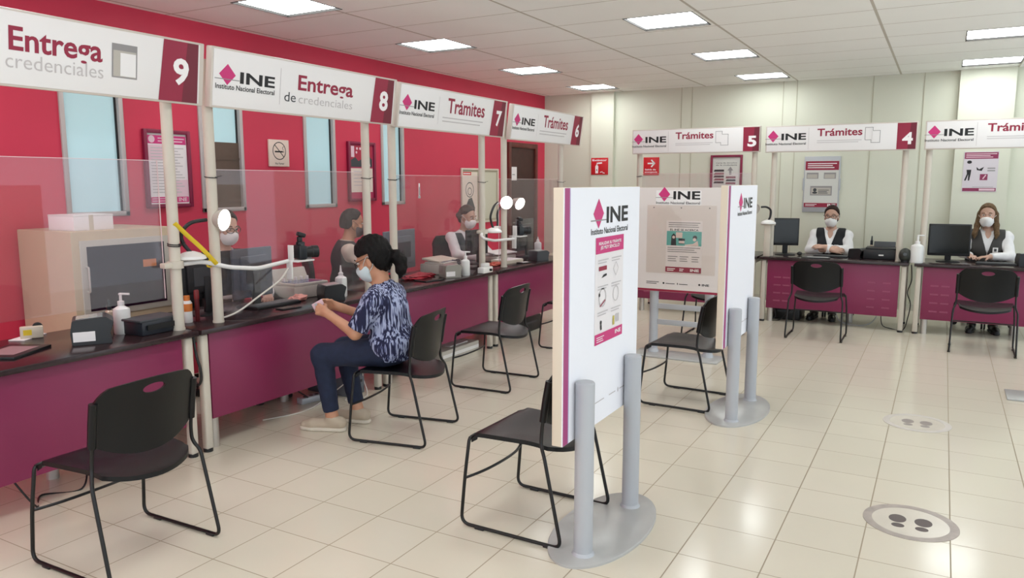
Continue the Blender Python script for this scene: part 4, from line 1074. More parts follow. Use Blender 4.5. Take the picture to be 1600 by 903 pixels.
# at the pole of sign 9 / 8
ZB = 1.13
bracket((0, 0, 0), 'white arm reaching from the pole of sign 9 to the camera over counter 8', [(SX, 2.93, ZB), (SX + .02, 3.05, ZB + .005), (SX + .055, 3.22, ZB - .045), (SX + .04, 3.45, ZB - .075), (SX + .01, 3.74, ZB - .055)], (SX, 2.88, ZB), None)
desk_lamp((0, 0, 0), 'lit gooseneck lamp in front of the pole of sign 8', [(SX + .0, 2.99, ZB + .02), (SX - .02, 2.955, 1.25), (SX - .02, 2.95, 1.31), (SX + .0, 3.0, 1.365), (SX + .0, 3.11, 1.378)], (SX + .03, 3.185, 1.378), (1.0, .30, -.12))
t = thing('yellow_strap', 'yellow strap running from the pole of sign 9 down to the white arm', 'strap', (0, 0, 0))
obj('strap_band', G().tube(spline([(SX + .034, 2.866, 1.37), (SX + .038, 2.95, 1.29), (SX + .045, 3.02, 1.225), (SX + .06, 3.09, 1.145), (SX + .058, 3.12, 1.115)], 6), .013, 8, flat=.3), YELLOW, t)
obj('strap_wrap', G().tube([(SX + .02 + .0, 3.10 + .02 * math.cos(a), 1.117 + .02 * math.sin(a)) for a in [0, .8, 1.6, 2.4, 3.2, 4, 4.8, 5.6]], .006, 6, True), YELLOW, t)
def dslr(loc, rz, label):
    t = thing('photo_camera', label, 'camera', loc, rz, 'black photo cameras')
    # lens looks along local -y ; base at z=0
    b = obj('camera_body', G().box((0, 0, .05), (.135, .06, .095), .014).box((.05, -.02, .05), (.04, .05, .09), .014).box((0, -.005, .107), (.055, .05, .03), .01), CAMB, t)
    M = Matrix.Rotation(PI / 2, 3, 'X')
    l = obj('lens', G().lathe([(.036, .03), (.038, .035), (.038, .075), (.042, .08), (.042, .12), (.036, .122), (.03, .112), (0, .105)], (-.01, 0, .05), 28, M), BLACKP, t)
    obj('lens_glass', G().ball((-.01, -.108, .05), (.03, .008, .03), seg=18), LENS, l)
    obj('flash_head', G().box((0, 0, .135), (.034, .03, .04), .006).box((0, -.012, .168), (.05, .055, .03), .008, Matrix.Rotation(.35, 3, 'X')), BLACKP, t)
    obj('mode_dial', G().cyl((-.045, 0, .095), .016, .014, 18), DGREY, t)
    return t
def mount(loc, rz, label):
    t = thing('camera_mount', label, 'mount', loc, rz, 'white camera mounts')
    obj('shelf', G().box((0, 0, .006), (.16, .13, .012), .003), WHITEP, t)
    obj('slotted_plate', G().box((-.09, 0, -.05), (.012, .05, .13), .003), WHITEP, t)
    obj('back_plate', G().box((-.075, .0, .06), (.008, .05, .11), .003), WHITEP, t)
    return t
mount((SX + .01, 3.845, 1.065), PI / 2, 'white slotted camera mount at the end of the arm over counter 8')
dslr((SX + .01, 3.855, 1.077), PI / 2 + 1.15, 'black camera with flash on the white arm over counter 8')
# at the pole of sign 7 / 6
bracket((0, 0, 0), 'white looped arm on the right pole of sign 7', [(SX, 6.26, ZB - .01), (SX + .05, 6.16, ZB - .03), (SX + .09, 6.14, ZB - .055), (SX + .07, 6.36, ZB - .09), (SX + .045, 6.76, ZB - .10), (SX + .045, 6.84, ZB - .10)], (SX, 6.28, ZB), None)
desk_lamp((0, 0, 0), 'lit gooseneck lamp between the signs 7 and 6, the nearer of its pair', [(SX + .02, 6.44, ZB - .02), (SX, 6.44, 1.20), (SX, 6.42, 1.27), (SX, 6.48, 1.36), (SX, 6.56, 1.40)], (SX + .03, 6.66, 1.40), (.78, -.62, -.1))
desk_lamp((0, 0, 0), 'lit round head modelled right of the pole of sign 6, the farther of its pair', [(SX - .10, 6.72, ZB - .02), (SX - .12, 6.76, 1.20), (SX - .14, 6.80, 1.30), (SX - .12, 6.92, 1.39), (SX - .10, 7.0, 1.395)], (SX - .06, 7.09, 1.385), (.82, -.25, -.35))  # second bright disc, built with the same parts as the first lamp
mount((SX + .045, 6.90, ZB - .085), PI / 2, 'white camera mount on the looped arm by the pole of sign 6')
dslr((SX + .045, 6.91, ZB - .073), PI / 2 + 1.0, 'black camera on the looped arm by the pole of sign 6')
t = thing('clamp_stand', 'white clamp block at the foot of the right pole of sign 7', 'clamp', (SX + .10, 6.15, .75), PI / 2)
obj('block', G().box((0, 0, .03), (.17, .07, .055), .008).box((0, 0, .075), (.09, .05, .04), .008), WHITEP, t)
obj('knob', G().cyl((.03, -.035, .03), .012, .02, 14, Matrix.Rotation(PI / 2, 3, 'X')), BLACKP, t)
# lamp by counter 5/4
t = thing('lamp_pillar', 'pale pillar stand holding the lamp left of the monitor on counter 4', 'stand', (-1.735, 9.12, .75), 0)
obj('pillar', G().box((0, 0, .18), (.07, .07, .36), .006), POLE, t)
obj('pillar_cap', G().box((0, 0, .365), (.15, .09, .012), .003), POLE, t)
t = desk_lamp((0, 0, 0), 'lit gooseneck lamp at the edge of the narrow partition, by counter 4', [(-1.735, 9.12, 1.121), (-1.715, 9.12, 1.21), (-1.715, 9.12, 1.28), (-1.76, 9.11, 1.315), (-1.82, 9.10, 1.315)], (-1.90, 9.08, 1.30), (.5, -.8, -.3), recess=.03)
# hanging key tag on the acrylic
t = thing('hanging_tag', 'white strip tag stuck on the acrylic screen of counter 7', 'tag', (SX - .030, 5.30, 1.47), PI / 2)
obj('strip', G().box((0, 0, .06), (.018, .002, .12)).box((0, 0, .005), (.03, .002, .02)), WHITEP, t)
T().rect(-.004, .004, .02, .09).obj('dark_marks', DGREY, t, -.0016)

# ------------------------------------------------------------------ things under the counters and cables
def cable(name, label, pts, r=.004, m=None):
    t = obj(name, G().tube(spline(pts, 8), r, 8), m or CABLEW); tag(t, label, 'cable', 'loose cables'); return t
cable('power_cable', 'white cable lying curled on the floor under counter 8', [(-3.92, 3.55, .006), (-3.82, 3.85, .006), (-3.88, 4.15, .03), (-3.78, 4.3, .15), (-3.76, 4.38, .19), (-3.80, 4.45, .1), (-3.74, 4.42, .008), (-3.68, 4.3, .006), (-3.74, 4.18, .006), (-3.79, 4.26, .006)])
cable('power_cable', 'dark cables tangled under counter 8', [(-3.98, 3.85, .17), (-3.95, 4.0, .05), (-4.0, 4.05, .006), (-3.95, 4.2, .006), (-4.05, 4.35, .1), (-3.9, 4.45, .2)], .006, BLACKP)
cable('power_cable', 'dark cable loop beside the desk leg of counter 8', [(-3.76, 2.915, .72), (-3.74, 2.915, .60), (-3.725, 2.925, .52), (-3.73, 2.93, .45), (-3.76, 2.925, .42), (-3.80, 2.92, .5)], .008, BLACKP)
cable('power_cable', 'dark cables on the floor under counter 9', [(-3.85, 1.9, .2), (-3.82, 2.0, .01), (-3.95, 2.1, .006), (-3.85, 2.25, .006), (-3.95, 2.35, .12), (-4.0, 2.4, .25)], .005, BLACKP)
cable('arm_cable', 'white cable sagging from the camera arm to counter 8', [(SX + .03, 3.72, 1.03), (SX + .05, 3.62, .96), (SX + .03, 3.45, .87), (SX - .0, 3.3, .79), (SX - .06, 3.20, .755)], .006)
cable('power_cable', 'grey cable under counter 4 on the floor', [(-1.0, 9.35, .16), (-.95, 9.3, .05), (-.85, 9.3, .006), (-.7, 9.3, .006), (-.6, 9.35, .05), (-.55, 9.4, .17)], .005, GREYPAINT)
cable('power_cable', 'dark cables hanging in the gap between the desks of signs 4 and 3', [(-.25, 9.2, .72), (-.24, 9.25, .55), (-.27, 9.2, .42), (-.235, 9.2, .3), (-.25, 9.2, .15), (-.29, 9.2, .01), (-.42, 9.25, .006), (-.5, 9.3, .03), (-.52, 9.3, .15)], .005, BLACKP)
cable('power_cable', 'dark cables under the left end of counter 4', [(-1.66, 9.2, .2), (-1.62, 9.2, .05), (-1.68, 9.15, .008), (-1.58, 9.2, .008), (-1.45, 9.25, .14)], .006, BLACKP)
slab('computer_case', 'flat white computer case lying on the floor under counter 7', 'computer', -3.98, 5.83, PI / 2, 0.62, 0.36, 0.10, LGREY, z=0.0, bev=.006, extra=lambda t, b: (obj('front_strip', G().box((0, -.182, .05), (.6, .004, .03)), WHITEP, b), obj('papers_on_case', G().box((.05, 0, .105), (.3, .25, .008)), PAPER, b)))
slab('computer_case', 'grey computer case standing under counter 8 behind the woman', 'computer', -4.0, 4.36, PI / 2, 0.18, 0.42, 0.17, MGREY, z=0.0, bev=.006, extra=lambda t, b: obj('front_strip', G().box((0, -.212, .1), (.12, .004, .02)), BLACKP, b))
slab('power_strip', 'grey power strip on the floor under counter 8', 'power strip', -3.97, 4.06, PI / 2 - .2, 0.20, 0.07, 0.045, GREYPAINT, z=0.0, bev=.006, extra=lambda t, b: obj('sockets', G().cyl((-.05, 0, .044), .016, .003, 14).cyl((0, 0, .044), .016, .003, 14).cyl((.05, 0, .044), .016, .003, 14), BLACKP, b))
slab('computer_case', 'black computer case on the floor under counter 6', 'computer', -4.0, 7.2, PI / 2, 0.5, 0.4, 0.16, BLACKP, z=0.0, bev=.006, extra=lambda t, b: obj('front_strip', G().box((0, -.202, .1), (.3, .004, .02)), DGREY, b))
slab('computer_case', 'black computer case under the left end of counter 4', 'computer', -1.52, 9.50, 0, 0.3, 0.4, 0.19, BLACKP, z=0.0, bev=.006, extra=lambda t, b: obj('front_strip', G().box((0, -.202, .1), (.2, .004, .02)), DGREY, b))

# ------------------------------------------------------------------ clerks' swivel chairs
def office_chair(x, y, rz, label):
    """front is local +y"""
    t = thing('office_chair', label, 'chair', (x, y, 0), rz, 'black swivel chairs')
    g = G()
    for k in range(5):
        a = 2 * PI * k / 5 + .3; d = Vector((math.cos(a), math.sin(a), 0))
        g.tube([d * .03 + Vector((0, 0, .10)), d * .15 + Vector((0, 0, .10)), d * .29 + Vector((0, 0, .075))], .022, 8, r_end=.014)
    obj('star_base', g, BLACKP, t)
    for k in range(5):
        a = 2 * PI * k / 5 + .3; d = Vector((math.cos(a), math.sin(a), 0)); p = d * .29
        M = Matrix.Rotation(a, 3, 'Z') @ Matrix.Rotation(PI / 2, 3, 'X')
        obj('caster', G().cyl((p.x, p.y, .031) , .030, .018, 16, M).cyl(Vector((p.x, p.y, .031)) + Vector((-d.y, d.x, 0)) * .026, .030, .016, 16, M), BLACKP, t)
    obj('gas_column', G().cyl((0, 0, .09), .028, .30, 18), DGREY, t)
    obj('seat', G().box((0, .0, .425), (.47, .45, .07), .03, seg=4), BLACKP, t)
    obj('back_support', G().tube(spline([(0, -.1, .38), (0, -.25, .40), (0, -.285, .5), (0, -.28, .62)], 6), .018, 8, flat=.6), BLACKP, t)
    g = G(); rings = []
    for i in range(11):
        v = i / 10; z = .54 + .44 * v; hw = .21 * (1 - .9 * max(0, abs(v - .5) - .3) ** 1.5 * 4)
        y0 = -.27 - .03 * math.sin(v * PI) * -1
        rings.append([Vector((hw * u, y0 - .02 + .05 * abs(u) ** 2 + s * .02, z)) for s in (1, -1) for u in ([-1, -.6, -.2, .2, .6, 1] if s == 1 else [1, .6, .2, -.2, -.6, -1])])
    obj('backrest', g.ring_loft(rings), BLACKP, t)
    return t
# ------------------------------------------------------------------ people: signed distance shapes meshed with surface nets
class Field:
    def __init__(self, lo, hi, h):
        self.lo = np.array(lo, np.float32); self.h = h
        n = np.ceil((np.array(hi) - np.array(lo)) / h).astype(int) + 1
        self.n = n; self.d = np.full(n, 0.5, np.float32)
        self.ax = [self.lo[i] + h * np.arange(n[i], dtype=np.float32) for i in range(3)]
    def _box(self, lo, hi, m):
        s = []
        for i in range(3):
            a = int(max(0, math.floor((lo[i] - m - self.lo[i]) / self.h))); b = int(min(self.n[i], math.ceil((hi[i] + m - self.lo[i]) / self.h) + 1))
            if b <= a: return None, None
            s.append(slice(a, b))
        X = np.meshgrid(*[self.ax[i][s[i]] for i in range(3)], indexing='ij')
        return tuple(s), np.stack(X, -1)
    def _mix(self, s, v, k, op):
        o = self.d[s]
        if op == 'u':
            if k <= 0: self.d[s] = np.minimum(o, v)
            else:
                h = np.clip(0.5 + 0.5 * (o - v) / k, 0, 1); self.d[s] = o * (1 - h) + v * h - k * h * (1 - h)
        else:
            v = -v
            if k <= 0: self.d[s] = np.maximum(o, v)
            else:
                h = np.clip(0.5 - 0.5 * (o - v) / k, 0, 1); self.d[s] = o * (1 - h) + v * h + k * h * (1 - h)
    def cap(self, a, b, ra, rb=None, k=0.02, op='u'):
        rb = ra if rb is None else rb
        a = np.array(a, np.float32); b = np.array(b, np.float32); R = max(ra, rb)
        s, P = self._box(np.minimum(a, b) - R, np.maximum(a, b) + R, k + 3 * self.h)
        if s is None: return self
        ba = b - a; t = np.clip(((P - a) @ ba) / max(float(ba @ ba), 1e-9), 0, 1)
        v = np.linalg.norm(P - a - t[..., None] * ba, axis=-1) - (ra + (rb - ra) * t)
        self._mix(s, v, k, op); return self
    def ell(self, c, r, R=None, k=0.03, op='u'):
        c = np.array(c, np.float32); r = np.array(r, np.float32); m = float(max(r))
        s, P = self._box(c - m, c + m, k + 3 * self.h)
        if s is None: return self
        Q = P - c
        if R is not None: Q = Q @ np.array(R, np.float32)
        k0 = np.linalg.norm(Q / r, axis=-1); k1 = np.linalg.norm(Q / (r * r), axis=-1)
        v = np.where(k1 > 1e-6, k0 * (k0 - 1) / np.maximum(k1, 1e-6), -float(min(r)))
        self._mix(s, v.astype(np.float32), k, op); return self
    def grid(self): return np.stack(np.meshgrid(*self.ax, indexing='ij'), -1)
    def cut(self, fn, k=0.0):
        """keep only where fn(points) < 0"""
        v = fn(self.grid()).astype(np.float32)
        if k: 
            o = self.d; h = np.clip(0.5 - 0.5 * (o - v) / k, 0, 1); self.d = o * (1 - h) + v * h + k * h * (1 - h)
        else: self.d = np.maximum(self.d, v)
        return self
    def wrinkle(self, amp, freq, sx=(1, 1, 1)):
        g = self.grid() * np.array(sx, np.float32) * freq
        w = np.sin(g[..., 0] * 1.3 + 2 * np.sin(g[..., 2] * .7)) * np.sin(g[..., 1] * 1.1 + 1.5 * np.sin(g[..., 2] * .9 + 1)) + .6 * np.sin(g[..., 2] * 1.7 + 1.8 * np.sin(g[..., 0] * .8 + g[..., 1]))
        self.d = self.d + (amp * w).astype(np.float32); return self
    def arrays(self):
        d = self.d; h = self.h
        sgn = d < 0
        c = [slice(0, -1), slice(1, None)]
        cnt = np.zeros(tuple(np.array(d.shape) - 1), np.int8)
        for i in (0, 1):
            for j in (0, 1):
                for k in (0, 1): cnt += sgn[c[i], c[j], c[k]]
        act = (cnt > 0) & (cnt < 8)
        idx = np.argwhere(act); N = len(idx)
        lut = np.full(act.shape, -1, np.int64); lut[act] = np.arange(N)
        pos = np.zeros((N, 3)); w = np.zeros(N)
        corners = [(i, j, k) for i in (0, 1) for j in (0, 1) for k in (0, 1)]
        for a in corners:
            for ax in range(3):
                if a[ax]: continue
                b = list(a); b[ax] = 1
                da = d[idx[:, 0] + a[0], idx[:, 1] + a[1], idx[:, 2] + a[2]]; db = d[idx[:, 0] + b[0], idx[:, 1] + b[1], idx[:, 2] + b[2]]
                m = (da < 0) != (db < 0)
                t = np.where(m, da / np.where(m, da - db, 1), 0)
                p = np.array(a, float)[None] + np.zeros((N, 3)); p[:, ax] += t
                pos[m] += p[m]; w[m] += 1
        V = self.lo + (idx + pos / w[:, None]) * h
        F = []
        for ax in range(3):
            o1, o2 = (ax + 1) % 3, (ax + 2) % 3
            sa = [slice(None)] * 3; sb = [slice(None)] * 3; sa[ax] = slice(0, -1); sb[ax] = slice(1, None)
            A, B = sgn[tuple(sa)], sgn[tuple(sb)]
            e = np.argwhere(A != B)
            e = e[(e[:, o1] > 0) & (e[:, o2] > 0) & (e[:, o1] < d.shape[o1] - 1) & (e[:, o2] < d.shape[o2] - 1)]
            q = []
            for da, db in ((-1, -1), (0, -1), (0, 0), (-1, 0)):
                p = e.copy(); p[:, o1] += da; p[:, o2] += db
                q.append(lut[p[:, 0], p[:, 1], p[:, 2]])
            q = np.stack(q, 1)
            fl = ~A[e[:, 0], e[:, 1], e[:, 2]]
            q[fl] = q[fl][:, ::-1]
            F.append(q)
        F = np.concatenate(F); F = F[(F >= 0).all(1)]
        return V, F
    def mesh(self, name, smooth=2):
        V, F = self.arrays()
        # light laplacian smoothing
        for _ in range(smooth):
            S = np.zeros_like(V); C = np.zeros(len(V))
            for a, b in ((0, 1), (1, 2), (2, 3), (3, 0)):
                np.add.at(S, F[:, a], V[F[:, b]]); np.add.at(C, F[:, a], 1)
                np.add.at(S, F[:, b], V[F[:, a]]); np.add.at(C, F[:, b], 1)
            V = V * .5 + .5 * S / np.maximum(C, 1)[:, None]
        me = bpy.data.meshes.new(name)
        me.from_pydata(V.tolist(), [], F.tolist()); me.update()
        me.polygons.foreach_set('use_smooth', np.ones(len(F), bool))
        return me

def nv(v): v = np.array(v, float); return v / np.linalg.norm(v)
def frame_from(f, u):
    f = nv(f); l = nv(np.cross(u, f)); u = np.cross(f, l)
    return np.stack([f, l, u], 1)      # columns: forward, left, up

def hand_prims(F, wr, d, n, thumb, curl=0.5, pinch=False, s=1.0):
    """wr wrist, d towards fingers, n palm normal (palm side), thumb = side direction"""
    d = nv(d); n = nv(n - d * np.dot(n, d)); t = nv(np.array(thumb) - d * np.dot(thumb, d)); t = nv(t - n * np.dot(t, n))
    wr = np.array(wr, float)
    L = [(.030, .92, .066), (.010, 1.0, .074), (-.010, .94, .069), (-.029, .78, .055)]
    for off, kl, fl in L:
        base = wr + d * .082 * kl * s + t * off * s
        F.cap(wr + t * off * .6 * s + d * .01, base, .0125 * s, .0105 * s, .012)
        ang = 0.0; p = base; cc = curl * (1.25 if pinch and off < .02 else 1.0)
        for seg, (fr, r) in enumerate(((.46, .0088), (.30, .0080), (.24, .0070))):
            ang += cc * (0.75 if seg == 0 else 0.9)
            q = p + (d * math.cos(ang) + n * math.sin(ang)) * fl * fr * s
            F.cap(p, q, r * s + .0004, r * s - .0004, .004); p = q
    b = wr + d * .022 * s + t * .022 * s + n * .006 * s
    m = b + (d * .62 + t * .62 + n * .35) * .036 * s
    e = m + (d * .86 + t * (.05 if pinch else .25) + n * (.5 if pinch else .3)) * .030 * s
    F.cap(wr + t * .008, b, .014 * s, .0125 * s, .01).cap(b, m, .0115 * s, .0095 * s, .008).cap(m, e, .0092 * s, .0075 * s, .004)

DEF = dict(hipL=(0, .09, .545), hipR=(0, -.09, .545), kneeL=(.42, .10, .50), kneeR=(.42, -.10, .50), ankL=(.40, .10, .085), ankR=(.40, -.10, .085),
           toeL=(.55, .12, .03), toeR=(.55, -.12, .03), pelvis=(-.01, 0, .56), waist=(.0, 0, .70), chest=(.0, 0, .87), neck=(.0, 0, .99), head=(.03, 0, 1.155),
           shL=(0, .165, .955), shR=(0, -.165, .955), elL=(.08, .22, .73), elR=(.08, -.22, .73), wrL=(.30, .12, .78), wrR=(.30, -.12, .78),
           face=(1, 0, -.05))
SKIN = mat('warm_skin', (196, 142, 112), 0.5, var=0.04, vscale=20)
SKIN2 = mat('light_skin', (198, 158, 138), 0.5, var=0.04, vscale=20)
EYEW = mat('eye_white', (226, 222, 216), 0.3); EYEI = mat('dark_iris', (40, 26, 20), 0.2)
MASKM = mat('white_mask_fabric', (238, 236, 234), 0.8); MASKB = mat('pale_blue_mask_fabric', (206, 220, 224), 0.8)
def hair_mat(name, rgb):
    m = mat(name, rgb, 0.6, spec=0.2, var=0.3, vscale=60, bump=0.4, bscale=90); return m

def person(label, O, th, J, hair, hairm, skin, top, topm, vest=None, vestm=None, mask=MASKM, glasses=False, h=0.0075, hands=None,
           pants=mat('dark_trousers', (34, 34, 40), 0.8), shoes=mat('black_leather', (24, 22, 22), 0.4), longsleeve=True, badge=None, legs=True, bulk=1.0, sole=None, name='seated_person', hs=1.0):
    D = dict(DEF); D.update(J); D = {k: np.array(v, float) for k, v in D.items()}
    t = thing(name, label, 'person', (O[0], O[1], 0), th, 'seated people')
    up = nv(D['neck'] - D['pelvis']); RT = frame_from(nv(np.cross(nv(D['shL'] - D['shR']), up)), up)
    HF = D['face']; RH = frame_from(HF, (0, 0, 1) if abs(nv(HF)[2]) < .9 else (-1, 0, 0)); HC = D['head']
    hp = lambda f, l, u: HC + RH @ np.array([f, l, u]) * hs
    SS = lambda *a: tuple(x * hs for x in a)
    B = bulk
    def torso(F, o=0.0, k=.05, arms=0.0):
        F.ell(D['pelvis'], (.125 * B + o, .168 * B + o, .115 + o), RT, k)
        F.ell(D['waist'], (.102 * B + o, .14 * B + o, .13 + o), RT, k)
        F.ell(D['chest'], (.108 * B + o, .150 * B + o, .155 + o), RT, k)
        for s in (1, -1): F.ell(D['chest'] + RT @ np.array([.07 * B, s * .065, -.03]), (.055 + o, .065 + o, .065 + o), RT, k)
        F.cap(D['shL'], D['shR'], .050 + o, .050 + o, k)
        F.cap(D['chest'], D['neck'], .09 + o, .058 + o, k)
    def arm(F, s, o=0.0, to=1.0, k=.025):
        a, b, c = D['sh' + s], D['el' + s], D['wr' + s]
        if to <= 0.5:
            F.cap(a, a + (b - a) * to * 2, .050 + o, .042 + o, k)
        else:
            F.cap(a, b, .048 + o, .039 + o, k)
            e = b + (c - b) * (to - .5) * 2
            F.cap(b, e, .039 + o, .039 + (.026 - .039) * (to - .5) * 2 + o * .8, k)
    def legp(F, s, o=0.0, lo=1.0, k=.03):
        F.cap(D['hip' + s], D['knee' + s], .085 + o, .060 + o, k)
        e = D['knee' + s] + (D['ank' + s] - D['knee' + s]) * lo
        F.cap(D['knee' + s], e, .058 + o, .038 + o * 1.1, k)
    pts = np.array([v for k, v in D.items() if k != 'face'])
    lo, hi = pts.min(0) - .20, pts.max(0) + .20
    lo[2] = -0.01
    # ---- body
    F = Field(lo, hi, h)
    torso(F)
    F.cap(D['neck'], hp(-.02, 0, -.05), .056, .050, .03)
    F.ell(hp(-.012, 0, .035), SS(.094, .074, .098), RH, .03)
    F.ell(hp(.026, 0, -.045), SS(.064, .055, .068), RH, .03)
    F.cap(hp(.03, 0, -.085), hp(.062, 0, -.095), .028, .02, .03)
    F.cap(hp(.085, 0, .02), hp(.103, 0, -.022), .009, .013, .014)
    for s in (1, -1):
        F.ell(hp(.096, s * .031, .017), SS(.016, .016, .0085), RH, .010, 's')
        F.cap(hp(.086, s * .018, .034), hp(.078, s * .048, .034), .008, .006, .012)
        F.ell(hp(.062, s * .045, -.018), SS(.02, .016, .014), RH, .02)
        F.ell(hp(-.008, s * .076, -.002), SS(.020, .008, .032), RH, .006)
        F.cap(hp(-.002, s * .079, -.030), hp(.0, s * .077, -.022), .007, .006, .006)
    F.cap(hp(.088, -.02, -.052), hp(.088, .02, -.052), .008, .008, .008)
    for s in 'LR':
        arm(F, s)
        a = D['wr' + s]; dd = a - D['el' + s]
        hd = (hands or {}).get(s, {})
        d = np.array(hd.get('d', nv(dd)), float)
        sg = 1 if s == 'L' else -1
        n = np.array(hd.get('n', (0, 0, -1)), float); thb = np.array(hd.get('thumb', (0, -sg, .2)), float)
        F.cap(a - nv(dd) * .03, a + nv(d) * .02, .026, .022, .015)
        hand_prims(F, a + nv(d) * .008, d, n, thb, hd.get('curl', .45), hd.get('pinch', False))
        legp(F, s)
        F.cap(D['ank' + s], D['ank' + s] + np.array([-.03, 0, -.05]), .036, .030, .02)
        F.cap(D['ank' + s] + np.array([.0, 0, -.045]), D['toe' + s], .034, .024, .02)
    link('body', F.mesh('body', 1), skin, t)
    # ---- trousers
    lp = np.array([D[k] for k in D if k[:3] in ('hip', 'kne', 'ank', 'pel', 'wai')])
    F = Field(lp.min(0) - .2, lp.max(0) + .2, .009)
    F.ell(D['pelvis'], (.134 * B, .178 * B, .118), RT, .04)
    for s in 'LR': legp(F, s, .012, .90)
    for s in 'LR':
        a = D['ank' + s]; ax = nv(D['ank' + s] - D['knee' + s]); c = D['knee' + s] + (D['ank' + s] - D['knee' + s]) * .90
    F.wrinkle(.0016, 46).cut(lambda P: np.where(np.linalg.norm(P - D['pelvis'], axis=-1) > .2, (P - c) @ ax, -1.0))
    link('trousers', F.mesh('trousers'), pants, t)
    # ---- shoes
    for s in 'LR':
        a, b = D['ank' + s], D['toe' + s]
        lo_, hi_ = np.minimum(a, b) - .12, np.maximum(a, b) + .12; lo_[2] = -.012
        hd = nv([b[0] - a[0], b[1] - a[1], 0]); heel = np.array([a[0], a[1], 0]) - hd * .055; ball = np.array([b[0], b[1], 0]) - hd * .02; toe = np.array([b[0], b[1], 0]) + hd * .035
        F = Field(lo_, hi_, .005)
        z = np.array([0, 0, 1.0])
        F.cap(heel + z * .05, ball + z * .038, .036, .038, .02).cap(ball + z * .036, toe + z * .03, .039, .030, .02).cap(heel + z * .06, a + z * -.012, .036, .044, .02)
        F.cut(lambda P: .012 - P[..., 2], .004).cut(lambda P: P[..., 2] - (a[2] + .004) if True else P)
        sh = link('shoe', F.mesh('shoe'), shoes, t)
        F = Field(lo_, hi_, .005)
        F.cap(heel + z * .015, ball + z * .015, .040, .043, .01).cap(ball + z * .015, toe + z * .016, .043, .035, .01)
        F.cut(lambda P: P[..., 2] - .026, .004).cut(lambda P: .001 - P[..., 2])
        link('sole', F.mesh('sole'), sole or BLACKP, sh)
    # ---- top garment
    tp = np.array([D[k] for k in D if k[:2] in ('sh', 'el', 'wr', 'pe', 'wa', 'ch', 'ne')])
    F = Field(tp.min(0) - .2, tp.max(0) + .2, .0075 if h > .006 else .0065)
    o = .014
    torso(F, o + (.004 if not longsleeve else 0))
    if not longsleeve:
        F.ell(D['pelvis'] + np.array([0, 0, .02]), (.155 * B, .19 * B, .11), RT, .05)
    ac = {}
    for s in 'LR':
        arm(F, s, .014 if longsleeve else .022, 1.0 if longsleeve else .44)
    F.wrinkle(.0034, 36, (1, 1, .6))
    nb = D['neck']; 
    def cutfn(P):
        v = np.full(P.shape[:3], -1.0)
        for s in 'LR':
            a, b, c = D['sh' + s], D['el' + s], D['wr' + s]
            if longsleeve:
                ax = nv(c - b); q = np.where(np.linalg.norm(P - c, axis=-1) < .09, (P - (c - ax * .012)) @ ax, -1.0)
            else:
                ax = nv(b - a); e = a + (b - a) * .9; q = np.where(np.linalg.norm(P - e, axis=-1) < .11, (P - e) @ ax, -1.0)
            v = np.maximum(v, q)
        return v
    F.cut(cutfn)
    # neckline opening
    if longsleeve:
        F.cap(nb + RT @ np.array([.0, 0, .02]), nb + RT @ np.array([.03, 0, .12]), .066, .08, .0, 's')
        F.cap(nb + RT @ np.array([.09, 0, .02]), nb + RT @ np.array([.14, 0, -.08]), .045, .02, .0, 's')
    else:
        F.cap(nb + RT @ np.array([.02, 0, .035]), nb + RT @ np.array([.06, 0, .16]), .085, .12, .0, 's')
    F.cut(lambda P: (D['pelvis'][2] - .075) - P[..., 2])
    tm = link(top, F.mesh(top), topm, t)
    if longsleeve:   # collar
        g = G(); rg = []
        for z, r in ((-.02, .074), (.035, .066), (.036, .070), (-.012, .080)):
            row = []
            for k in range(19):
                a = .45 + (2 * PI - .9) * k / 18
                p = nb + RT @ np.array([math.cos(a) * r * 1.0 + .012, math.sin(a) * r * .95, z + .01 - .03 * max(0, math.cos(a)) ** 2])
                row.append(g.bm.verts.new(p))
            rg.append(row)
        for i in range(4):
            for k in range(18): g.bm.faces.new((rg[i][k], rg[i][k + 1], rg[(i + 1) % 4][k + 1], rg[(i + 1) % 4][k]))
        obj('collar', g, topm, tm)
    # ---- vest
    if vest:
        F = Field(tp.min(0) - .2, tp.max(0) + .2, .0075)
        torso(F, .024)
        for s in 'LR': F.cap(D['sh' + s] + (D['neck'] - D['sh' + s]) * .25, D['sh' + s], .074, .074, .03)
        C = D['chest']
        def vc(P):
            Q = (P - C) @ RT
            f, l, u = Q[..., 0], Q[..., 1], Q[..., 2]
            side = np.abs(l) - (.178 - .015 * np.clip((u + .02) / .1, 0, 1))
            side = np.where(u < -.05, np.abs(l) - .30, side)
            vee = np.where(f > 0.0, (.004 + np.clip(u + .07, 0, 1) * .30) - np.abs(l), -1.0)
            return np.maximum(np.maximum(side, vee), u - .17)
        F.cut(vc).cut(lambda P: (D['pelvis'][2] - .01) - P[..., 2])
        F.cap(nb + RT @ np.array([.0, 0, .02]), nb + RT @ np.array([.03, 0, .12]), .074, .09, .0, 's')
        v = link(vest, F.mesh(vest), vestm, t)
        if badge:
            p = D['chest'] + RT @ np.array([.155 * B, .075, -.045])
            M = Matrix([list(RT[i]) for i in range(3)])
            bd = obj('name_badge', G().box(p, (.004, .05, .07), .001, M), WHITEP, v)
            obj('badge_photo', G().box(p + RT @ np.array([.0025, 0, .008]), (.001, .024, .03), 0, M), DGREY, bd)
        elif badge is not None:
            p = D['chest'] + RT @ np.array([.150 * B, .08, -.02]); M = Matrix([list(RT[i]) for i in range(3)])
            obj('chest_emblem', G().box(p, (.003, .05, .016), .001, M), WHITEP, v)
    # ---- hair
    F = Field(HC - .3, HC + .26, .005)
    F.ell(hp(-.016, 0, .040), SS(.107, .086, .108), RH, .02)
    F.ell(hp(-.045, 0, -.005), SS(.075, .078, .09), RH, .03)
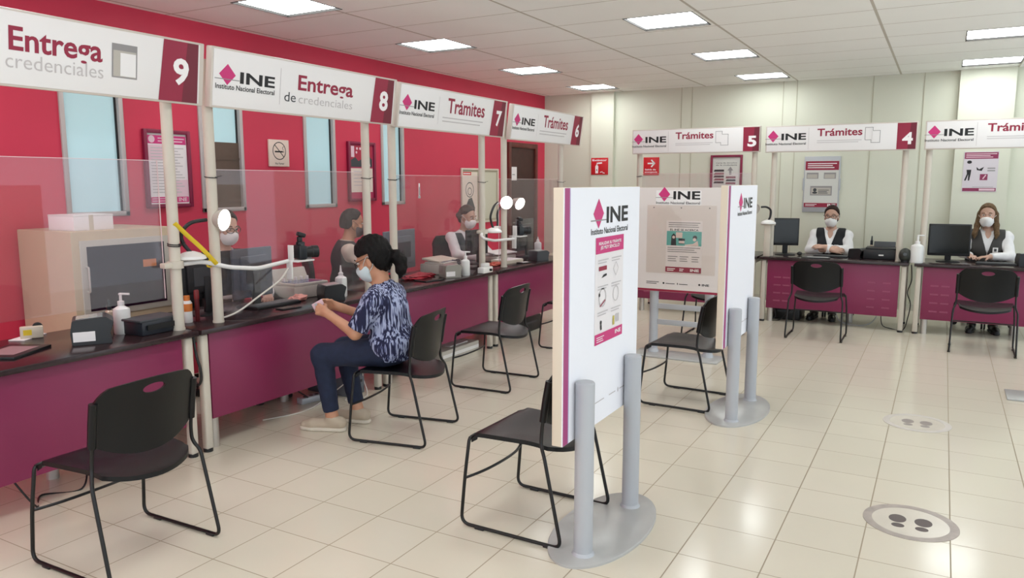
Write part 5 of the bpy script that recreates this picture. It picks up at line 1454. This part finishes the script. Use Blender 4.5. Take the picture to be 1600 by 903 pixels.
    if hair == 'ponytail': F.ell(hp(-.022, 0, .042), SS(.114, .093, .108), RH, .02)
    def hc(P):
        Q = (P - HC) @ RH / hs; f, l, u = Q[..., 0], Q[..., 1], Q[..., 2]
        v = .8 * f - .6 * (u - .058) - (.046 if hair == 'ponytail' else .022)
        v = np.maximum(v, np.where((u < .045), (f + .018 + .2 * np.abs(u)) , -1.0) if hair != 'long' else np.where((u < .045), (f - .02), -1.0))
        if hair == 'short': v = np.maximum(v, -.045 - u)
        return v
    F.cut(hc, .012)
    if hair == 'ponytail':
        F.ell(hp(-.115, 0, -.015), SS(.028, .03, .028), RH, .015)
        pp = [hp(-.115, 0, -.015), hp(-.148, .0, -.03), hp(-.160, 0, -.07), hp(-.145, .01, -.115), hp(-.125, .015, -.15)]
        for i, (ra, rb) in enumerate(((.026, .036), (.036, .040), (.040, .034), (.034, .012))): F.cap(pp[i], pp[i + 1], ra, rb, .02)
    elif hair == 'bun':
        F.ell(hp(-.125, 0, .0), SS(.035, .04, .038), RH, .015)
    elif hair == 'long':
        for s in (1, -1):
            F.cap(hp(-.02, s * .075, .02), hp(.0, s * .088, -.10), .028, .030, .03).cap(hp(.0, s * .088, -.10), hp(.045, s * .105, -.19), .030, .024, .02).cap(hp(.045, s * .105, -.19), hp(.06, s * .10, -.235), .024, .010, .02)
        F.cap(hp(-.07, 0, 0), hp(-.085, 0, -.15), .07, .06, .03)
    elif hair == 'tied':
        F.ell(hp(-.11, 0, -.03), SS(.035, .04, .05), RH, .02)
    F.wrinkle(.0030 if hair == 'ponytail' else .0014, 110, (1, 1, .5))
    hm = link('hair', F.mesh('hair'), hairm, t)
    # ---- mask
    F = Field(HC - .16, HC + .16, .0045)
    F.ell(hp(.045, 0, -.045), SS(.072, .062, .062), RH, .01).cap(hp(.09, 0, -.005), hp(.104, 0, -.025), .015, .018, .03)
    F.ell(hp(.026, 0, -.05), SS(.072, .063, .074), RH, .02)
    def mc(P):
        Q = (P - HC) @ RH / hs; f, l, u = Q[..., 0], Q[..., 1], Q[..., 2]
        return np.maximum(np.maximum(.028 - f + .25 * (np.abs(u + .04) - .04), u + .001 + .35 * np.abs(l) * .6), -.112 - u)
    F.cut(mc, .004)
    mk = link('face_mask', F.mesh('face_mask'), mask, t)
    for s in (1, -1):
        g = G().tube(spline([hp(.045, s * .062, -.012), hp(.02, s * .080, .008), hp(-.012, s * .088, .028), hp(-.032, s * .082, .01), hp(-.022, s * .080, -.03), hp(.02, s * .070, -.058), hp(.036, s * .060, -.072)], 5), .0018, 6)
        obj('ear_loop', g, mask, mk)
    # ---- eyes, brows, glasses
    for s in (1, -1):
        e = obj('eye', G().ball(hp(.079, s * .031, .016), (.0112, .0112, .0068), seg=14), EYEW, t)
        obj('iris', G().ball(hp(.0875, s * .031, .0155), (.0058, .0058, .0055), seg=10), EYEI, e)
        obj('eyebrow', G().tube([hp(.094, s * .017, .0405), hp(.092, s * .031, .0445), hp(.082, s * .049, .037)], .0038, 6, flat=.7), hairm, t)
    if glasses:
        gl = G()
        for s in (1, -1):
            ring = [hp(.108 - .02 * abs(math.cos(a)) * (1 if math.cos(a) * 1 > 0 else 0), s * (.034 + .027 * math.cos(a)), .012 + .020 * math.sin(a)) for a in [2 * PI * k / 20 for k in range(20)]]
            gl.tube(ring, .0026, 6, True)
            gl.tube([hp(.09, s * .061, .018), hp(.05, s * .082, .022), hp(-.01, s * .086, .024), hp(-.03, s * .084, .0)], .0024, 6)
        gl.tube([hp(.109, -.008, .016), hp(.109, .008, .016)], .0022, 6)
        obj('glasses', gl, BLACKP, t)
    return t

# woman customer on chair 2
person('seated woman with ponytail and blue streaked top, holding a card at counter 8', (-2.984, 3.842), math.radians(193),
       dict(pelvis=(.03, 0, .56), waist=(.045, 0, .68), chest=(.075, 0, .81), neck=(.10, 0, .92), head=(.165, 0, 1.105), face=(.90, .06, -.40),
            shL=(.085, .165, .875), shR=(.095, -.165, .87), elL=(.19, .215, .675), wrL=(.43, .13, .775), elR=(.22, -.20, .675), wrR=(.43, -.03, .79),
            hipL=(.06, .09, .54), hipR=(.06, -.09, .54), kneeL=(.475, .125, .50), kneeR=(.44, -.10, .50), ankL=(.425, .12, .095), ankR=(.35, -.085, .095), toeL=(.575, .14, .03), toeR=(.50, -.08, .03)),
       'ponytail', hair_mat('black_hair', (11, 8, 8)), SKIN, 'blouse', streak_mat('blue_streaked_fabric', (26, 28, 62), (168, 176, 206), (92, 98, 140)),
       mask=MASKB, glasses=True, h=.0055, longsleeve=False, pants=mat('navy_denim', (28, 37, 62), 0.85, var=0.15, vscale=30, bump=.1, bscale=200), shoes=mat('beige_canvas', (188, 172, 152), .8), sole=mat('cream_rubber', (214, 204, 188), .6),
       hands=dict(L=dict(d=(.95, -.25, .25), n=(.1, -.95, -.35), thumb=(0, -.25, 1), curl=.75, pinch=True), R=dict(d=(.95, .25, .25), n=(.1, .95, -.2), thumb=(0, .2, 1), curl=.7, pinch=True)), name='seated_customer', hs=1.08)
t = thing('id_card', 'small pale card held in the hands of the woman in the striped top', 'card', (-2.984 - .974 * .50 + .225 * .06, 3.842 - .225 * .50 - .974 * .06, .80), math.radians(193))
obj('card', G().box((.03, 0, .01), (.086, .002, .054), .0008, Matrix.Rotation(.5, 3, 'Y')), PINKP, t)
obj('photo_field', G().box((.045, .0015, .008), (.02, .001, .028), 0, Matrix.Rotation(.5, 3, 'Y')), GREYPAINT, t)

WS = mat('white_shirt_cotton', (232, 230, 230), .8, bump=.05, bscale=200)
BS = mat('beige_shirt_cotton', (214, 200, 184), .8)
# clerk with crossed arms (desk 4)
person('woman with crossed arms in black vest, white shirt and white mask behind counter 4', (-1.155, 9.98), -PI / 2,
       dict(head=(.06, 0, 1.18), neck=(.02, 0, 1.0), face=(1, 0, -.04), shL=(.01, .175, .965), shR=(.01, -.175, .965), elL=(.14, .215, .79), elR=(.14, -.215, .79), wrL=(.235, -.03, .835), wrR=(.255, .04, .80), chest=(.01, 0, .88)),
       'bun', hair_mat('dark_brown_hair', (44, 26, 22)), SKIN2, 'shirt', WS, 'vest', mat('black_vest_fabric', (28, 28, 32), .85), badge=False, glasses=True,
       hands=dict(L=dict(d=(.25, -1, .05), n=(-.6, 0, -.8), thumb=(.3, 0, 1), curl=.4), R=dict(d=(.1, 1, 0), n=(-.9, 0, -.4), thumb=(0, 0, 1), curl=.5)), name='seated_clerk')
office_chair(-1.155, 9.99, PI, 'black swivel chair of the woman with crossed arms')
# clerk with long hair (desk 3)
person('woman with long fair hair, grey vest and name badge at the right desk', (.455, 9.98), -PI / 2,
       dict(head=(.075, -.02, 1.225), neck=(.02, 0, 1.045), face=(1, -.12, -.02), shL=(.01, .175, 1.0), shR=(.01, -.175, 1.0), chest=(.01, 0, .91), waist=(0, 0, .72), elL=(.17, .215, .80), elR=(.13, -.225, .82), wrL=(.33, .02, .80), wrR=(.33, -.16, .80)),
       'long', hair_mat('dark_blonde_hair', (104, 82, 58)), SKIN2, 'shirt', WS, 'vest', mat('grey_vest_fabric', (66, 64, 62), .85), badge=True,
       hands=dict(L=dict(d=(.5, -.85, 0), n=(0, 0, -1), thumb=(.8, .3, .2), curl=.35), R=dict(d=(.95, .2, .05), n=(0, .1, -1), thumb=(0, 1, .3), curl=.3)), name='seated_clerk')
office_chair(.47, 10.0, PI, 'black swivel chair of the woman with the name badge')
# clerk behind the seated woman (counter 8/7), facing the monitor on the right
person('clerk in dark vest and cream shirt behind the seated woman, turned to the grey monitor', (-4.80, 5.40), math.radians(48),
       dict(head=(.09, 0, 1.215), neck=(.03, 0, 1.03), face=(1, .05, -.12), shL=(.03, .18, .985), shR=(.03, -.18, .985), chest=(.02, 0, .90), elL=(.18, .23, .80), elR=(.18, -.24, .81), wrL=(.42, .14, .80), wrR=(.42, -.14, .805)),
       'short', hair_mat('dark_cropped_hair', (40, 30, 28)), SKIN, 'shirt', BS, 'vest', mat('dark_brown_vest', (46, 40, 40), .85), mask=mat('dark_mask', (92, 82, 84), .8), badge=False,
       hands=dict(L=dict(n=(0, 0, -1), curl=.4), R=dict(n=(0, 0, -1), curl=.4)), bulk=1.08, name='seated_clerk')
office_chair(-4.86, 5.33, math.radians(48 - 90), 'black swivel chair of the clerk in the cream shirt')
# clerk behind counter 7
person('clerk with white mask and grey vest behind the acrylic of counter 7', (-4.78, 7.38), math.radians(-20),
       dict(head=(.10, 0, 1.20), neck=(.03, 0, 1.02), face=(.97, .25, -.22), shL=(.03, .175, .98), shR=(.03, -.175, .98), elL=(.18, .22, .80), elR=(.20, -.23, .80), wrL=(.42, .10, .79), wrR=(.42, -.10, .79)),
       'bun', hair_mat('grey_brown_hair', (84, 68, 64)), SKIN2, 'shirt', WS, 'vest', mat('slate_vest', (66, 70, 76), .85), badge=True,
       hands=dict(L=dict(n=(0, 0, -1), curl=.4), R=dict(n=(0, 0, -1), curl=.4)), name='seated_clerk')
office_chair(-4.84, 7.40, math.radians(-20 - 90), 'black swivel chair of the clerk in the grey vest')
# clerk hidden by monitors at counter 8
person('clerk with glasses mostly hidden by the monitors of counter 8', (-4.80, 4.02), math.radians(-8),
       dict(head=(.08, 0, 1.25), neck=(.02, 0, 1.06), face=(1, .05, -.2), shL=(.02, .175, 1.0), shR=(.02, -.175, 1.0), chest=(.01, 0, .92), elL=(.26, .22, .81), elR=(.2, -.22, .81), wrL=(.60, -.02, .785), wrR=(.46, -.14, .80)),
       'short', hair_mat('dark_cropped_hair', (40, 30, 28)), SKIN2, 'shirt', WS, 'vest', mat('black_vest_fabric', (28, 28, 32), .85), glasses=True, badge=False,
       hands=dict(L=dict(n=(0, 0, -1), curl=.35), R=dict(n=(0, 0, -1), curl=.4)), name='seated_clerk')
office_chair(-4.86, 4.03, math.radians(-98), 'black swivel chair of the hidden clerk at counter 8')
